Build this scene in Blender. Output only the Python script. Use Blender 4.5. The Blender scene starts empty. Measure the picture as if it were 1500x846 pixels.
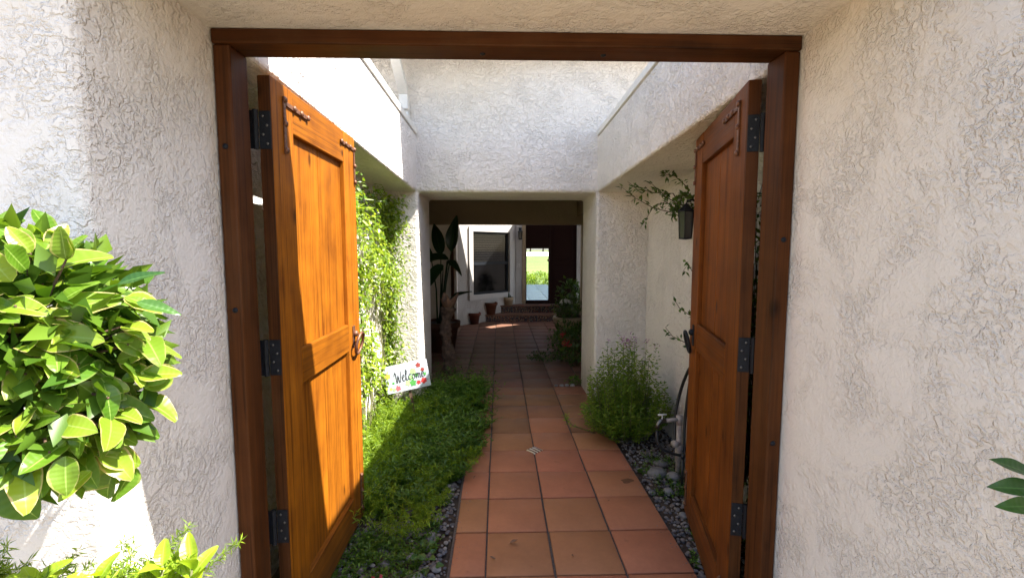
import bpy, bmesh, math, random
import numpy as np
from mathutils import Vector, Matrix, Euler
R = random.Random(7)
NR = np.random.RandomState(5)
scene = bpy.context.scene
COL = scene.collection

# ------------------------------------------------------------------ camera
F_PX, CAM_H = 674.0, 1.4905
PITCH, YAW = math.atan(58.4 / 674.0), math.radians(1.609)
cam_data = bpy.data.cameras.new('camera')
cam_data.sensor_width = 36
cam_data.lens = F_PX / 1500 * 36
cam_data.clip_start = 0.02
cam_data.clip_end = 2000
cam = bpy.data.objects.new('camera', cam_data)
COL.objects.link(cam)
cam.location = (0, 0, CAM_H)
cam.rotation_euler = (math.pi / 2 - PITCH, 0, -YAW)
scene.camera = cam

# ------------------------------------------------------------------ sky, sun, exposure
SUN_TRAVEL = Vector((-0.70, 0.17, -1.0)).normalized()
world = bpy.data.worlds.new('World')
scene.world = world
world.use_nodes = True
wn = world.node_tree.nodes
wl = world.node_tree.links
bg = wn['Background']
sky_tex = wn.new('ShaderNodeTexSky')
sky_tex.sky_type = 'NISHITA'
sky_tex.sun_disc = False
sky_tex.sun_elevation = math.asin(-SUN_TRAVEL.z)
sky_tex.sun_rotation = math.atan2(-SUN_TRAVEL.x, -SUN_TRAVEL.y)
sky_tex.air_density = 1.0
sky_tex.dust_density = 1.5
wl.new(sky_tex.outputs[0], bg.inputs[0])
bg.inputs[1].default_value = 0.12
sun_data = bpy.data.lights.new('sun', 'SUN')
sun_data.energy = 5.0
sun_data.angle = math.radians(0.5)
sun_data.color = (1.0, 0.95, 0.87)
sun = bpy.data.objects.new('sun', sun_data)
COL.objects.link(sun)
sun.rotation_euler = SUN_TRAVEL.to_track_quat('-Z', 'Y').to_euler()
sun.location = (8, -2, 12)
scene.view_settings.view_transform = 'Standard'
scene.view_settings.look = 'None'
scene.view_settings.gamma = 1
scene.view_settings.exposure = 2.0
scene.cycles.max_bounces = 10
scene.cycles.diffuse_bounces = 6
scene.cycles.transparent_max_bounces = 8
scene.cycles.caustics_reflective = False
scene.cycles.caustics_refractive = False

# ------------------------------------------------------------------ materials
def nodemat(name):
    m = bpy.data.materials.new(name)
    m.use_nodes = True
    nt = m.node_tree
    b = nt.nodes['Principled BSDF']
    return m, nt, b

def N(nt, t, **kw):
    n = nt.nodes.new(t)
    for k, v in kw.items():
        setattr(n, k, v)
    return n

def L(nt, a, b):
    nt.links.new(a, b)

def noise(nt, vec, scale, detail=4, rough=0.55, dist=0.0):
    n = N(nt, 'ShaderNodeTexNoise')
    n.inputs['Scale'].default_value = scale
    n.inputs['Detail'].default_value = detail
    n.inputs['Roughness'].default_value = rough
    n.inputs['Distortion'].default_value = dist
    if vec is not None:
        L(nt, vec, n.inputs['Vector'])
    return n.outputs['Fac']

def ramp(nt, fac, stops, interp='LINEAR'):
    r = N(nt, 'ShaderNodeValToRGB')
    r.color_ramp.interpolation = interp
    els = r.color_ramp.elements
    while len(els) < len(stops):
        els.new(0.5)
    for e, (p, c) in zip(els, stops):
        e.position = p
        e.color = (c[0], c[1], c[2], 1) if not isinstance(c, (int, float)) else (c, c, c, 1)
    L(nt, fac, r.inputs[0])
    return r.outputs[0]

def math_n(nt, op, a, b=None, c=None):
    n = N(nt, 'ShaderNodeMath', operation=op)
    for i, v in enumerate((a, b, c)):
        if v is None:
            continue
        if isinstance(v, (int, float)):
            n.inputs[i].default_value = v
        else:
            L(nt, v, n.inputs[i])
    return n.outputs[0]

def mixc(nt, fac, a, b, blend='MIX'):
    n = N(nt, 'ShaderNodeMix', data_type='RGBA', blend_type=blend)
    for i, v in ((0, fac), (6, a), (7, b)):
        if isinstance(v, (int, float)):
            n.inputs[i].default_value = v
        elif isinstance(v, tuple):
            n.inputs[i].default_value = (v[0], v[1], v[2], 1)
        else:
            L(nt, v, n.inputs[i])
    return n.outputs[2]

def bump(nt, b, h, dist=0.005, strength=1.0):
    n = N(nt, 'ShaderNodeBump')
    n.inputs['Distance'].default_value = dist
    n.inputs['Strength'].default_value = strength
    L(nt, h, n.inputs['Height'])
    L(nt, n.outputs[0], b.inputs['Normal'])
    return n

def coords(nt, which='Object', scale=(1, 1, 1), rnd=0.0):
    t = N(nt, 'ShaderNodeTexCoord')
    v = t.outputs[which]
    if rnd:
        oi = N(nt, 'ShaderNodeObjectInfo')
        m = N(nt, 'ShaderNodeVectorMath', operation='MULTIPLY_ADD')
        L(nt, oi.outputs['Random'], m.inputs[0])
        m.inputs[1].default_value = (rnd, rnd * 1.7, rnd * 0.6)
        L(nt, v, m.inputs[2])
        v = m.outputs[0]
    mp = N(nt, 'ShaderNodeMapping')
    mp.inputs['Scale'].default_value = scale
    L(nt, v, mp.inputs['Vector'])
    return mp.outputs[0]

def stucco(name, col=(0.775, 0.72, 0.665), k=1.0, amp=0.0042, pitk=0.4, sup=0.80):
    m, nt, b = nodemat(name)
    v = coords(nt, 'Object')
    # skip-trowel lace: knocked-down plateaus with crisp broken edges over a sandy ground
    # lumps with short broken ridges over a fine sand float; smooth trowelled patches in between
    region = ramp(nt, noise(nt, v, 3.6, 5, 0.66, 0.8), [(0.42, 0.0), (0.57, 1.0)])
    lump = noise(nt, v, 44 * k, 3, 0.55, 0.7)
    lump2 = noise(nt, coords(nt, 'Object', (1, 1, 1.2)), 92 * k, 3, 0.6, 0.5)
    f = math_n(nt, 'ADD', math_n(nt, 'MULTIPLY', lump, 0.7), math_n(nt, 'MULTIPLY', lump2, 0.42))
    plate = ramp(nt, f, [(0.50, 0.0), (0.575, 0.55), (0.64, 1.0)])
    keep = math_n(nt, 'SUBTRACT', 1.0, math_n(nt, 'MULTIPLY', region, sup))
    rel = math_n(nt, 'MULTIPLY', math_n(nt, 'SUBTRACT', plate, 1.0), keep)
    sand = noise(nt, v, 260, 3, 0.6)
    h = math_n(nt, 'ADD', rel, math_n(nt, 'MULTIPLY', sand, 0.10))
    wavy = noise(nt, v, 6.5, 2, 0.5)
    h = math_n(nt, 'ADD', h, math_n(nt, 'MULTIPLY', wavy, 1.2))
    bump(nt, b, h, amp, 1.0)
    tone = noise(nt, v, 1.6, 4, 0.6)
    c = mixc(nt, ramp(nt, tone, [(0.3, 0.0), (0.7, 1.0)]), tuple(x * 0.95 for x in col), tuple(min(1, x * 1.04) for x in col))
    pit = ramp(nt, f, [(0.40, pitk), (0.48, 0.0)])
    c = mixc(nt, math_n(nt, 'MULTIPLY', pit, keep), c, tuple(x * 0.7 for x in col))
    # splash dirt and rain streaks low on the walls
    gp = N(nt, 'ShaderNodeNewGeometry')
    sx = N(nt, 'ShaderNodeSeparateXYZ')
    L(nt, gp.outputs['Position'], sx.inputs[0])
    low = math_n(nt, 'ADD', sx.outputs[2], math_n(nt, 'MULTIPLY', noise(nt, coords(nt, 'Object', (9, 9, 2)), 1.0, 4, 0.6), 0.5))
    c = mixc(nt, ramp(nt, low, [(0.18, 0.55), (0.62, 0.0)]), c, (0.20, 0.16, 0.115))
    streak = noise(nt, coords(nt, 'Object', (14, 14, 0.7)), 1.0, 4, 0.65)
    c = mixc(nt, ramp(nt, streak, [(0.60, 0.0), (0.78, 0.22)]), c, (0.33, 0.28, 0.22))
    L(nt, c, b.inputs['Base Color'])
    b.inputs['Roughness'].default_value = 0.92
    b.inputs['Specular IOR Level'].default_value = 0.2
    return m

def wood(name, axis, light=(0.325, 0.108, 0.007), dark=(0.080, 0.019, 0.003), rough=0.48, weather=0.0):
    m, nt, b = nodemat(name)
    s = [16.0, 16.0, 16.0]
    s[axis] = 0.9
    v = coords(nt, 'Object', tuple(s), rnd=7.0)
    warp = noise(nt, v, 1.0, 5, 0.62, 1.4)
    s2 = [160.0, 160.0, 160.0]
    s2[axis] = 4.0
    v2 = coords(nt, 'Object', tuple(s2), rnd=3.0)
    fine = noise(nt, v2, 1.0, 4, 0.6)
    s3 = [3.2, 3.2, 3.2]
    s3[axis] = 1.6
    v3 = coords(nt, 'Object', tuple(s3), rnd=11.0)
    vor = N(nt, 'ShaderNodeTexVoronoi')
    vor.inputs['Scale'].default_value = 2.0
    L(nt, v3, vor.inputs['Vector'])
    knot = ramp(nt, vor.outputs['Distance'], [(0.05, 1.0), (0.13, 0.0)])
    bl = coords(nt, 'Object', (3.5, 3.5, 3.5), rnd=6.0)
    blot = noise(nt, bl, 1.6, 4, 0.6)
    g = math_n(nt, 'ADD', math_n(nt, 'MULTIPLY', warp, 0.42), math_n(nt, 'MULTIPLY', fine, 0.32))
    g = math_n(nt, 'ADD', g, math_n(nt, 'MULTIPLY', blot, 0.34))
    c = ramp(nt, g, [(0.38, dark), (0.49, tuple(0.45 * a + 0.55 * d for a, d in zip(light, dark))), (0.68, light)])
    c = mixc(nt, math_n(nt, 'MULTIPLY', knot, 0.85), c, tuple(x * 0.35 for x in dark))
    s4 = [90.0, 90.0, 90.0]
    s4[axis] = 1.3
    streak = noise(nt, coords(nt, 'Object', tuple(s4), rnd=17.0), 1.0, 3, 0.6)
    c = mixc(nt, ramp(nt, streak, [(0.30, 0.75), (0.44, 0.0)]), c, tuple(x * 0.55 for x in dark))
    c = mixc(nt, ramp(nt, streak, [(0.58, 0.0), (0.72, 0.35)]), c, tuple(min(1, x * 1.35) for x in light))
    oi = N(nt, 'ShaderNodeObjectInfo')
    hv = N(nt, 'ShaderNodeHueSaturation')
    L(nt, math_n(nt, 'MULTIPLY_ADD', oi.outputs['Random'], 0.4, 0.80), hv.inputs['Value'])
    L(nt, c, hv.inputs['Color'])
    c = hv.outputs[0]
    zz = N(nt, 'ShaderNodeSeparateXYZ')
    L(nt, N(nt, 'ShaderNodeTexCoord').outputs['Object'], zz.inputs[0])
    gz = math_n(nt, 'ADD', zz.outputs[2], math_n(nt, 'MULTIPLY', warp, 0.35))
    c = mixc(nt, ramp(nt, gz, [(0.20, 0.6), (0.48, 0.0)]), c, (0.045, 0.026, 0.014))
    if weather:
        wv = coords(nt, 'Object', (2.5, 2.5, 1.2), rnd=5.0)
        wm = ramp(nt, noise(nt, wv, 2.2, 6, 0.7), [(0.5, 0.0), (0.72, weather)])
        c = mixc(nt, wm, c, (0.11, 0.065, 0.035))
    L(nt, c, b.inputs['Base Color'])
    L(nt, math_n(nt, 'MULTIPLY_ADD', fine, 0.3, rough - 0.12), b.inputs['Roughness'])
    b.inputs['Specular IOR Level'].default_value = 0.12
    crack = ramp(nt, fine, [(0.24, 0.0), (0.30, 1.0)])
    bump(nt, b, math_n(nt, 'ADD', math_n(nt, 'MULTIPLY', fine, 0.5), crack), 0.0006, 0.7)
    return m

def plain(name, col, rough=0.6, metal=0.0, var=0.15, scale=30, bmp=0.0008, spec=0.5):
    m, nt, b = nodemat(name)
    v = coords(nt, 'Object', rnd=4.0)
    n = noise(nt, v, scale, 5, 0.6)
    c = mixc(nt, ramp(nt, n, [(0.3, 0.0), (0.7, 1.0)]), tuple(x * (1 - var) for x in col), tuple(min(1, x * (1 + var)) for x in col))
    L(nt, c, b.inputs['Base Color'])
    b.inputs['Roughness'].default_value = rough
    b.inputs['Metallic'].default_value = metal
    b.inputs['Specular IOR Level'].default_value = spec
    if bmp:
        bump(nt, b, n, bmp, 1.0)
    return m

def terracotta(name, a=(0.42, 0.175, 0.087), d=(0.315, 0.128, 0.063), rough=0.5):
    m, nt, b = nodemat(name)
    v = coords(nt, 'Object', rnd=30.0)
    n1 = noise(nt, v, 5.0, 5, 0.6, 0.3)
    n2 = noise(nt, v, 45, 5, 0.65)
    g = math_n(nt, 'ADD', math_n(nt, 'MULTIPLY', n1, 0.65), math_n(nt, 'MULTIPLY', n2, 0.35))
    c = ramp(nt, g, [(0.34, d), (0.66, a)])
    oi = N(nt, 'ShaderNodeObjectInfo')
    hv = N(nt, 'ShaderNodeHueSaturation')
    L(nt, math_n(nt, 'MULTIPLY_ADD', oi.outputs['Random'], 0.16, 0.92), hv.inputs['Value'])
    L(nt, math_n(nt, 'MULTIPLY_ADD', oi.outputs['Random'], -0.02, 0.51), hv.inputs['Hue'])
    L(nt, c, hv.inputs['Color'])
    spots = ramp(nt, noise(nt, v, 14, 3, 0.5), [(0.70, 0.0), (0.78, 0.55)])
    c = mixc(nt, spots, hv.outputs[0], (0.13, 0.055, 0.035))
    L(nt, c, b.inputs['Base Color'])
    L(nt, math_n(nt, 'MULTIPLY_ADD', n2, 0.35, rough - 0.15), b.inputs['Roughness'])
    b.inputs['Specular IOR Level'].default_value = 0.25
    bump(nt, b, math_n(nt, 'ADD', n1, math_n(nt, 'MULTIPLY', n2, 0.3)), 0.0022, 0.8)
    return m

def leafmat(name, lo, hi, vein=(0.30, 0.42, 0.10), edge=None, transl=0.35, rough=0.34, island=False, uvdetail=False):
    m, nt, b = nodemat(name)
    if island:
        rnd = N(nt, 'ShaderNodeNewGeometry').outputs['Random Per Island']
    else:
        rnd = N(nt, 'ShaderNodeObjectInfo').outputs['Random']
    c = ramp(nt, rnd, [(0.0, lo), (0.6, tuple(0.5 * (x + y) for x, y in zip(lo, hi))), (1.0, hi)])
    if uvdetail:
        uv = N(nt, 'ShaderNodeTexCoord').outputs['UV']
        sp = N(nt, 'ShaderNodeSeparateXYZ')
        L(nt, uv, sp.inputs[0])
        av = math_n(nt, 'ABSOLUTE', math_n(nt, 'SUBTRACT', sp.outputs[1], 0.5))
        mid = ramp(nt, av, [(0.012, 0.75), (0.04, 0.0)])
        side = N(nt, 'ShaderNodeTexWave')
        side.inputs['Scale'].default_value = 2.6
        side.inputs['Distortion'].default_value = 1.0
        L(nt, uv, side.inputs['Vector'])
        c = mixc(nt, math_n(nt, 'MULTIPLY', side.outputs['Fac'], 0.05), c, vein)
        c = mixc(nt, mid, c, vein)
        ob = coords(nt, 'Object', (1, 1, 1), rnd=20.0)
        nn = noise(nt, ob, 38, 4, 0.6)
        if edge:
            e = math_n(nt, 'ADD', math_n(nt, 'MULTIPLY', av, 1.0), math_n(nt, 'MULTIPLY', math_n(nt, 'SUBTRACT', nn, 0.5), 0.35))
            e = ramp(nt, e, [(0.435, 0.0), (0.475, 0.85)])
            e = math_n(nt, 'MULTIPLY', e, ramp(nt, rnd, [(0.35, 0.15), (0.75, 1.0)]))
            c = mixc(nt, e, c, edge)
        bump(nt, b, math_n(nt, 'ADD', math_n(nt, 'MULTIPLY', side.outputs['Fac'], 0.5), nn), 0.0006, 0.6)
    L(nt, c, b.inputs['Base Color'])
    b.inputs['Roughness'].default_value = rough
    b.inputs['Specular IOR Level'].default_value = 0.4
    tr = N(nt, 'ShaderNodeBsdfTranslucent')
    tc = mixc(nt, 1.0, c, (1.0, 0.95, 0.35), 'MULTIPLY')
    bright = N(nt, 'ShaderNodeHueSaturation')
    bright.inputs['Value'].default_value = 1.7
    L(nt, tc, bright.inputs['Color'])
    L(nt, bright.outputs[0], tr.inputs['Color'])
    mx = N(nt, 'ShaderNodeMixShader')
    mx.inputs[0].default_value = transl
    L(nt, b.outputs[0], mx.inputs[1])
    L(nt, tr.outputs[0], mx.inputs[2])
    L(nt, mx.outputs[0], nt.nodes['Material Output'].inputs['Surface'])
    return m

M = {}
M['stucco'] = stucco('stucco_cream')
M['white_paint'] = plain('white_trim_paint', (0.74, 0.72, 0.68), 0.55, var=0.05)
M['court_trim'] = plain('shade_dulled_trim_paint', (0.50, 0.475, 0.45), 0.6, var=0.06)  # white trim with the court's shade put into its colour
M['cap'] = plain('metal_cap_paint', (0.70, 0.67, 0.62), 0.5, var=0.06)
for nm, ax in (('x', 0), ('y', 1), ('z', 2)):
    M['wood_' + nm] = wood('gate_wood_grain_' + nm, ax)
    M['shaded_wood_' + nm] = wood('shaded_gate_wood_grain_' + nm, ax, light=(0.22, 0.064, 0.007), dark=(0.055, 0.014, 0.003), rough=0.48)  # darker, redder copy of the gate wood, shade painted in for the right leaf
    M['frame_' + nm] = wood('frame_wood_grain_' + nm, ax, light=(0.100, 0.033, 0.009), dark=(0.026, 0.009, 0.003), rough=0.5, weather=0.22)
M['iron'] = plain('black_iron', (0.009, 0.010, 0.014), 0.55, 0.0, var=0.4, scale=60, spec=0.25)
M['bronze'] = plain('rusty_iron', (0.16, 0.075, 0.045), 0.5, 0.5, var=0.45, scale=80)
M['screw'] = plain('screw_steel', (0.20, 0.19, 0.18), 0.45, 1.0, var=0.1)
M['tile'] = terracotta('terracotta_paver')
M['half_shaded_tile'] = terracotta('half_shaded_paver', (0.32, 0.145, 0.074), (0.20, 0.090, 0.048), 0.55)  # in-between tone, grades the path's colour down into the painted passage shade
M['shaded_tile'] = terracotta('shaded_passage_paver', (0.22, 0.112, 0.072), (0.145, 0.072, 0.048), 0.6)  # greyer brown tile, darkened further to stand in for shade on passage and steps
M['stucco_house'] = stucco('stucco_house', k=0.56, amp=0.0095, pitk=0.6, sup=0.42)
M['stucco_shaded_court'] = stucco('stucco_shaded_court', (0.50, 0.475, 0.45))  # light stucco darkened in colour to stand in for the court's shade
M['stucco_shaded_tan'] = stucco('stucco_shaded_tan', (0.44, 0.38, 0.27))  # tan tone, darkened so the colour carries the dimness of the passage
M['pot'] = terracotta('terracotta_pot', (0.15, 0.052, 0.030), (0.085, 0.030, 0.018), 0.85)
M['grout'] = plain('grey_grout', (0.10, 0.080, 0.068), 0.95, var=0.3, scale=80, bmp=0.002)
M['soil'] = plain('dark_soil', (0.055, 0.038, 0.026), 1.0, var=0.5, scale=24, bmp=0.012)
M['concrete'] = plain('tan_concrete', (0.22, 0.175, 0.115), 0.9, var=0.1, scale=18, bmp=0.001)
M['lawn'] = plain('mown_lawn', (0.13, 0.19, 0.035), 0.95, var=0.45, scale=0.16, bmp=0.0)
M['sand'] = plain('pale_cart_path', (0.62, 0.58, 0.52), 0.95, var=0.06, scale=0.3, bmp=0)
M['dark_paint'] = plain('dark_brown_paint', (0.016, 0.005, 0.004), 0.5, var=0.2, spec=0.1)
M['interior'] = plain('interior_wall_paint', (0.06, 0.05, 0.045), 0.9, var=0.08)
M['floor_tile'] = plain('pale_interior_tile', (0.34, 0.33, 0.32), 0.22, var=0.1, scale=9)
M['black_frame'] = plain('dark_window_frame', (0.012, 0.014, 0.018), 0.5, var=0.1, spec=0.2)
M['blind'] = plain('cream_blind_slat', (0.62, 0.58, 0.46), 0.6, var=0.05)
M['hose'] = plain('black_hose_rubber', (0.018, 0.018, 0.02), 0.42, var=0.2)
M['pvc'] = plain('painted_pipe', (0.36, 0.31, 0.285), 0.75, var=0.3)
M['bark'] = plain('gnarled_bark', (0.095, 0.056, 0.034), 0.95, var=0.5, scale=28, bmp=0.01)
M['stem'] = plain('green_brown_stem', (0.12, 0.12, 0.045), 0.8, var=0.3)
M['red'] = plain('red_petal', (0.34, 0.012, 0.018), 0.55, var=0.2)
M['purple'] = plain('purple_petal', (0.36, 0.10, 0.30), 0.6, var=0.3)
M['ceramic'] = plain('tan_stoneware', (0.36, 0.27, 0.17), 0.6, var=0.2)

def pebblemat():
    m, nt, b = nodemat('river_pebble')
    rnd = N(nt, 'ShaderNodeNewGeometry').outputs['Random Per Island']
    c = ramp(nt, rnd, [(0.0, (0.09, 0.088, 0.10)), (0.4, (0.16, 0.155, 0.165)), (0.7, (0.20, 0.155, 0.125)), (0.9, (0.27, 0.25, 0.23)), (1.0, (0.36, 0.33, 0.29))])
    v = coords(nt, 'Object')
    n = noise(nt, v, 60, 5, 0.65)
    c = mixc(nt, math_n(nt, 'MULTIPLY', n, 0.4), c, (0.07, 0.06, 0.055))
    L(nt, c, b.inputs['Base Color'])
    b.inputs['Roughness'].default_value = 0.75
    bump(nt, b, n, 0.002, 0.6)
    return m
M['pebble'] = pebblemat()

def rockmat():
    m, nt, b = nodemat('grey_rock')
    v = coords(nt, 'Object', rnd=9.0)
    n = noise(nt, v, 22, 6, 0.65)
    oi = N(nt, 'ShaderNodeObjectInfo')
    c = ramp(nt, n, [(0.3, (0.13, 0.125, 0.13)), (0.7, (0.30, 0.28, 0.265))])
    hv = N(nt, 'ShaderNodeHueSaturation')
    L(nt, math_n(nt, 'MULTIPLY_ADD', oi.outputs['Random'], 0.7, 0.6), hv.inputs['Value'])
    L(nt, c, hv.inputs['Color'])
    L(nt, hv.outputs[0], b.inputs['Base Color'])
    b.inputs['Roughness'].default_value = 0.85
    bump(nt, b, n, 0.004, 0.8)
    return m
M['rock'] = rockmat()

def risermat():
    m, nt, b = nodemat('patterned_glazed_tile')
    v = coords(nt, 'Object', (1, 1, 1))
    ck = N(nt, 'ShaderNodeTexVoronoi')
    ck.inputs['Scale'].default_value = 28
    L(nt, v, ck.inputs['Vector'])
    c = ramp(nt, ck.outputs['Distance'], [(0.0, (0.20, 0.15, 0.10)), (0.32, (0.12, 0.035, 0.02)), (0.5, (0.025, 0.025, 0.035)), (0.75, (0.16, 0.12, 0.085))], 'CONSTANT')
    L(nt, c, b.inputs['Base Color'])
    b.inputs['Roughness'].default_value = 0.25
    return m
M['riser'] = risermat()

def insetmat():
    m, nt, b = nodemat('striped_inset_tile')
    v = coords(nt, 'Object', (1, 1, 1))
    w = N(nt, 'ShaderNodeTexWave', bands_direction='X')
    w.inputs['Scale'].default_value = 11
    w.inputs['Distortion'].default_value = 1.6
    L(nt, v, w.inputs['Vector'])
    c = ramp(nt, w.outputs['Fac'], [(0.0, (0.16, 0.035, 0.02)), (0.42, (0.10, 0.05, 0.04)), (0.55, (0.60, 0.55, 0.42))], 'CONSTANT')
    L(nt, c, b.inputs['Base Color'])
    b.inputs['Roughness'].default_value = 0.3
    return m
M['inset'] = insetmat()

def glassmat():
    m, nt, b = nodemat('window_glass')
    b.inputs['Base Color'].default_value = (0.004, 0.004, 0.005, 1)
    b.inputs['Roughness'].default_value = 0.04
    b.inputs['Specular IOR Level'].default_value = 0.35
    b.inputs['Alpha'].default_value = 0.55
    return m
M['glass'] = glassmat()
def cleanglass(name, a):
    m, nt, b = nodemat(name)
    b.inputs['Base Color'].default_value = (0.6, 0.65, 0.65, 1)
    b.inputs['Roughness'].default_value = 0.03
    b.inputs['Alpha'].default_value = a
    return m
M['clear_glass'] = cleanglass('clear_glass', 0.06)
M['lantern_glass'] = plain('smoked_lantern_glass', (0.035, 0.034, 0.032), 0.15, var=0.1, bmp=0)

M['bush_leaf'] = leafmat('bush_leaf', (0.06, 0.15, 0.010), (0.24, 0.33, 0.025), edge=(0.55, 0.42, 0.20), uvdetail=True)
M['lime_leaf'] = leafmat('lime_leaf', (0.22, 0.34, 0.02), (0.36, 0.46, 0.03), uvdetail=True, transl=0.45)
M['dark_leaf'] = leafmat('dark_leaf', (0.022, 0.065, 0.012), (0.05, 0.12, 0.02), vein=(0.10, 0.2, 0.05), uvdetail=True, transl=0.2)
M['palm_leaf'] = leafmat('paddle_leaf', (0.012, 0.035, 0.014), (0.02, 0.06, 0.02), vein=(0.05, 0.1, 0.03), uvdetail=True, transl=0.15)
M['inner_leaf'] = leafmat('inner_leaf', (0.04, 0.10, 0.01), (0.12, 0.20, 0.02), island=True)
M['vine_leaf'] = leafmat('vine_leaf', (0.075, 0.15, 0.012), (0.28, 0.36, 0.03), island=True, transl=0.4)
M['fern_leaf'] = leafmat('fern_leaf', (0.10, 0.19, 0.010), (0.28, 0.38, 0.025), island=True, transl=0.4, rough=0.5)
M['cover_leaf'] = leafmat('ground_leaf', (0.022, 0.075, 0.007), (0.125, 0.225, 0.018), island=True, transl=0.35, rough=0.45)
M['sage_leaf'] = leafmat('sage_leaf', (0.08, 0.16, 0.012), (0.24, 0.33, 0.035), island=True, transl=0.35, rough=0.5)
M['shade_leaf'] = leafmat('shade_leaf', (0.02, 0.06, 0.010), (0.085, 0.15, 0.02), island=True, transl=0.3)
M['tree_leaf'] = leafmat('tree_leaf', (0.03, 0.06, 0.015), (0.09, 0.14, 0.03), island=True, transl=0.2)

# ------------------------------------------------------------------ geometry helpers
class MB:
    def __init__(s):
        s.v, s.f, s.uv = [], [], None
    def add(s, vs, fs):
        o = len(s.v)
        s.v.extend([tuple(v) for v in vs])
        s.f.extend([tuple(i + o for i in f) for f in fs])
        return s
    def box(s, a, b, mat=None):
        x0, y0, z0 = a
        x1, y1, z1 = b
        vs = [(x0, y0, z0), (x1, y0, z0), (x1, y1, z0), (x0, y1, z0), (x0, y0, z1), (x1, y0, z1), (x1, y1, z1), (x0, y1, z1)]
        if mat is not None:
            vs = [mat @ Vector(v) for v in vs]
        return s.add(vs, [(0, 3, 2, 1), (4, 5, 6, 7), (0, 1, 5, 4), (1, 2, 6, 5), (2, 3, 7, 6), (3, 0, 4, 7)])
    def hexa(s, vs):
        return s.add(vs, [(0, 3, 2, 1), (4, 5, 6, 7), (0, 1, 5, 4), (1, 2, 6, 5), (2, 3, 7, 6), (3, 0, 4, 7)])
    def tube(s, pts, rad, n=8, closed=False, cap=True):
        pts = [Vector(p) for p in pts]
        m = len(pts)
        rs = rad if isinstance(rad, (list, tuple)) else [rad] * m
        rings = []
        up = Vector((0, 0, 1))
        prev = None
        for i, p in enumerate(pts):
            if closed:
                d = pts[(i + 1) % m] - pts[i - 1]
            else:
                d = pts[min(i + 1, m - 1)] - pts[max(i - 1, 0)]
            d.normalize()
            if prev is None:
                a = d.cross(up)
                if a.length < 1e-3:
                    a = d.cross(Vector((1, 0, 0)))
            else:
                a = prev - d * prev.dot(d)
            a.normalize()
            prev = a
            b = d.cross(a)
            rings.append([p + (a * math.cos(t) + b * math.sin(t)) * rs[i] for t in [2 * math.pi * k / n for k in range(n)]])
        vs = [v for r in rings for v in r]
        fs = []
        mm = m if closed else m - 1
        for i in range(mm):
            j = (i + 1) % m
            for k in range(n):
                k2 = (k + 1) % n
                fs.append((i * n + k, i * n + k2, j * n + k2, j * n + k))
        if cap and not closed:
            fs.append(tuple(range(n - 1, -1, -1)))
            fs.append(tuple(range((m - 1) * n, m * n)))
        return s.add(vs, fs)
    def lathe(s, prof, n=24, c=(0, 0, 0)):
        vs = []
        for r, z in prof:
            for k in range(n):
                t = 2 * math.pi * k / n
                vs.append((c[0] + r * math.cos(t), c[1] + r * math.sin(t), c[2] + z))
        fs = []
        for i in range(len(prof) - 1):
            for k in range(n):
                k2 = (k + 1) % n
                fs.append((i * n + k, i * n + k2, (i + 1) * n + k2, (i + 1) * n + k))
        return s.add(vs, fs)
    def ball(s, c, r, sub=1, jit=0.0, sc=(1, 1, 1), rot=None):
        bm = bmesh.new()
        bmesh.ops.create_icosphere(bm, subdivisions=sub, radius=1)
        vs = []
        for v in bm.verts:
            p = v.co * (r * (1 + R.uniform(-jit, jit)))
            p = Vector((p.x * sc[0], p.y * sc[1], p.z * sc[2]))
            if rot is not None:
                p = rot @ p
            vs.append(p + Vector(c))
        fs = [[v.index for v in f.verts] for f in bm.faces]
        bm.free()
        return s.add(vs, fs)
    def prism(s, poly, axis, lo, hi):
        n = len(poly)
        def P(p, t):
            q = list(p)
            q.insert(axis, t)
            return tuple(q)
        vs = [P(p, lo) for p in poly] + [P(p, hi) for p in poly]
        fs = [tuple(range(n)), tuple(range(2 * n - 1, n - 1, -1))]
        for i in range(n):
            j = (i + 1) % n
            fs.append((i, i + n, j + n, j))
        return s.add(vs, fs)
    def build(s, name, mat, parent=None, bevel=0, seg=2, smooth=False, loc=None, fix=True):
        me = bpy.data.meshes.new(name)
        me.from_pydata(s.v, [], s.f)
        if fix:
            bm = bmesh.new()
            bm.from_mesh(me)
            bmesh.ops.recalc_face_normals(bm, faces=bm.faces)
            bm.to_mesh(me)
            bm.free()
        me.materials.append(mat)
        o = link(name, me, parent, loc)
        if bevel:
            md = o.modifiers.new('bevel', 'BEVEL')
            md.width = bevel
            md.segments = seg
            md.limit_method = 'ANGLE'
            md.angle_limit = math.radians(40)
            md.harden_normals = False
        if smooth:
            me.polygons.foreach_set('use_smooth', [True] * len(me.polygons))
        return o

def link(name, me, parent=None, loc=None):
    o = bpy.data.objects.new(name, me)
    COL.objects.link(o)
    if parent is not None:
        o.parent = parent
    if loc is not None:
        o.location = loc
    return o

def tag(o, label, cat, group=None):
    o['label'] = label
    o['category'] = cat
    if group:
        o['group'] = group
    return o

def thing(name, label, cat, loc=(0, 0, 0), rotz=0.0, group=None):
    o = bpy.data.objects.new(name, None)
    COL.objects.link(o)
    o.location = loc
    o.rotation_euler = (0, 0, rotz)
    o.empty_display_size = 0.1
    return tag(o, label, cat, group)

def struct(o):
    o['kind'] = 'structure'
    return o

def stuff(o):
    o['kind'] = 'stuff'
    return o

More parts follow.
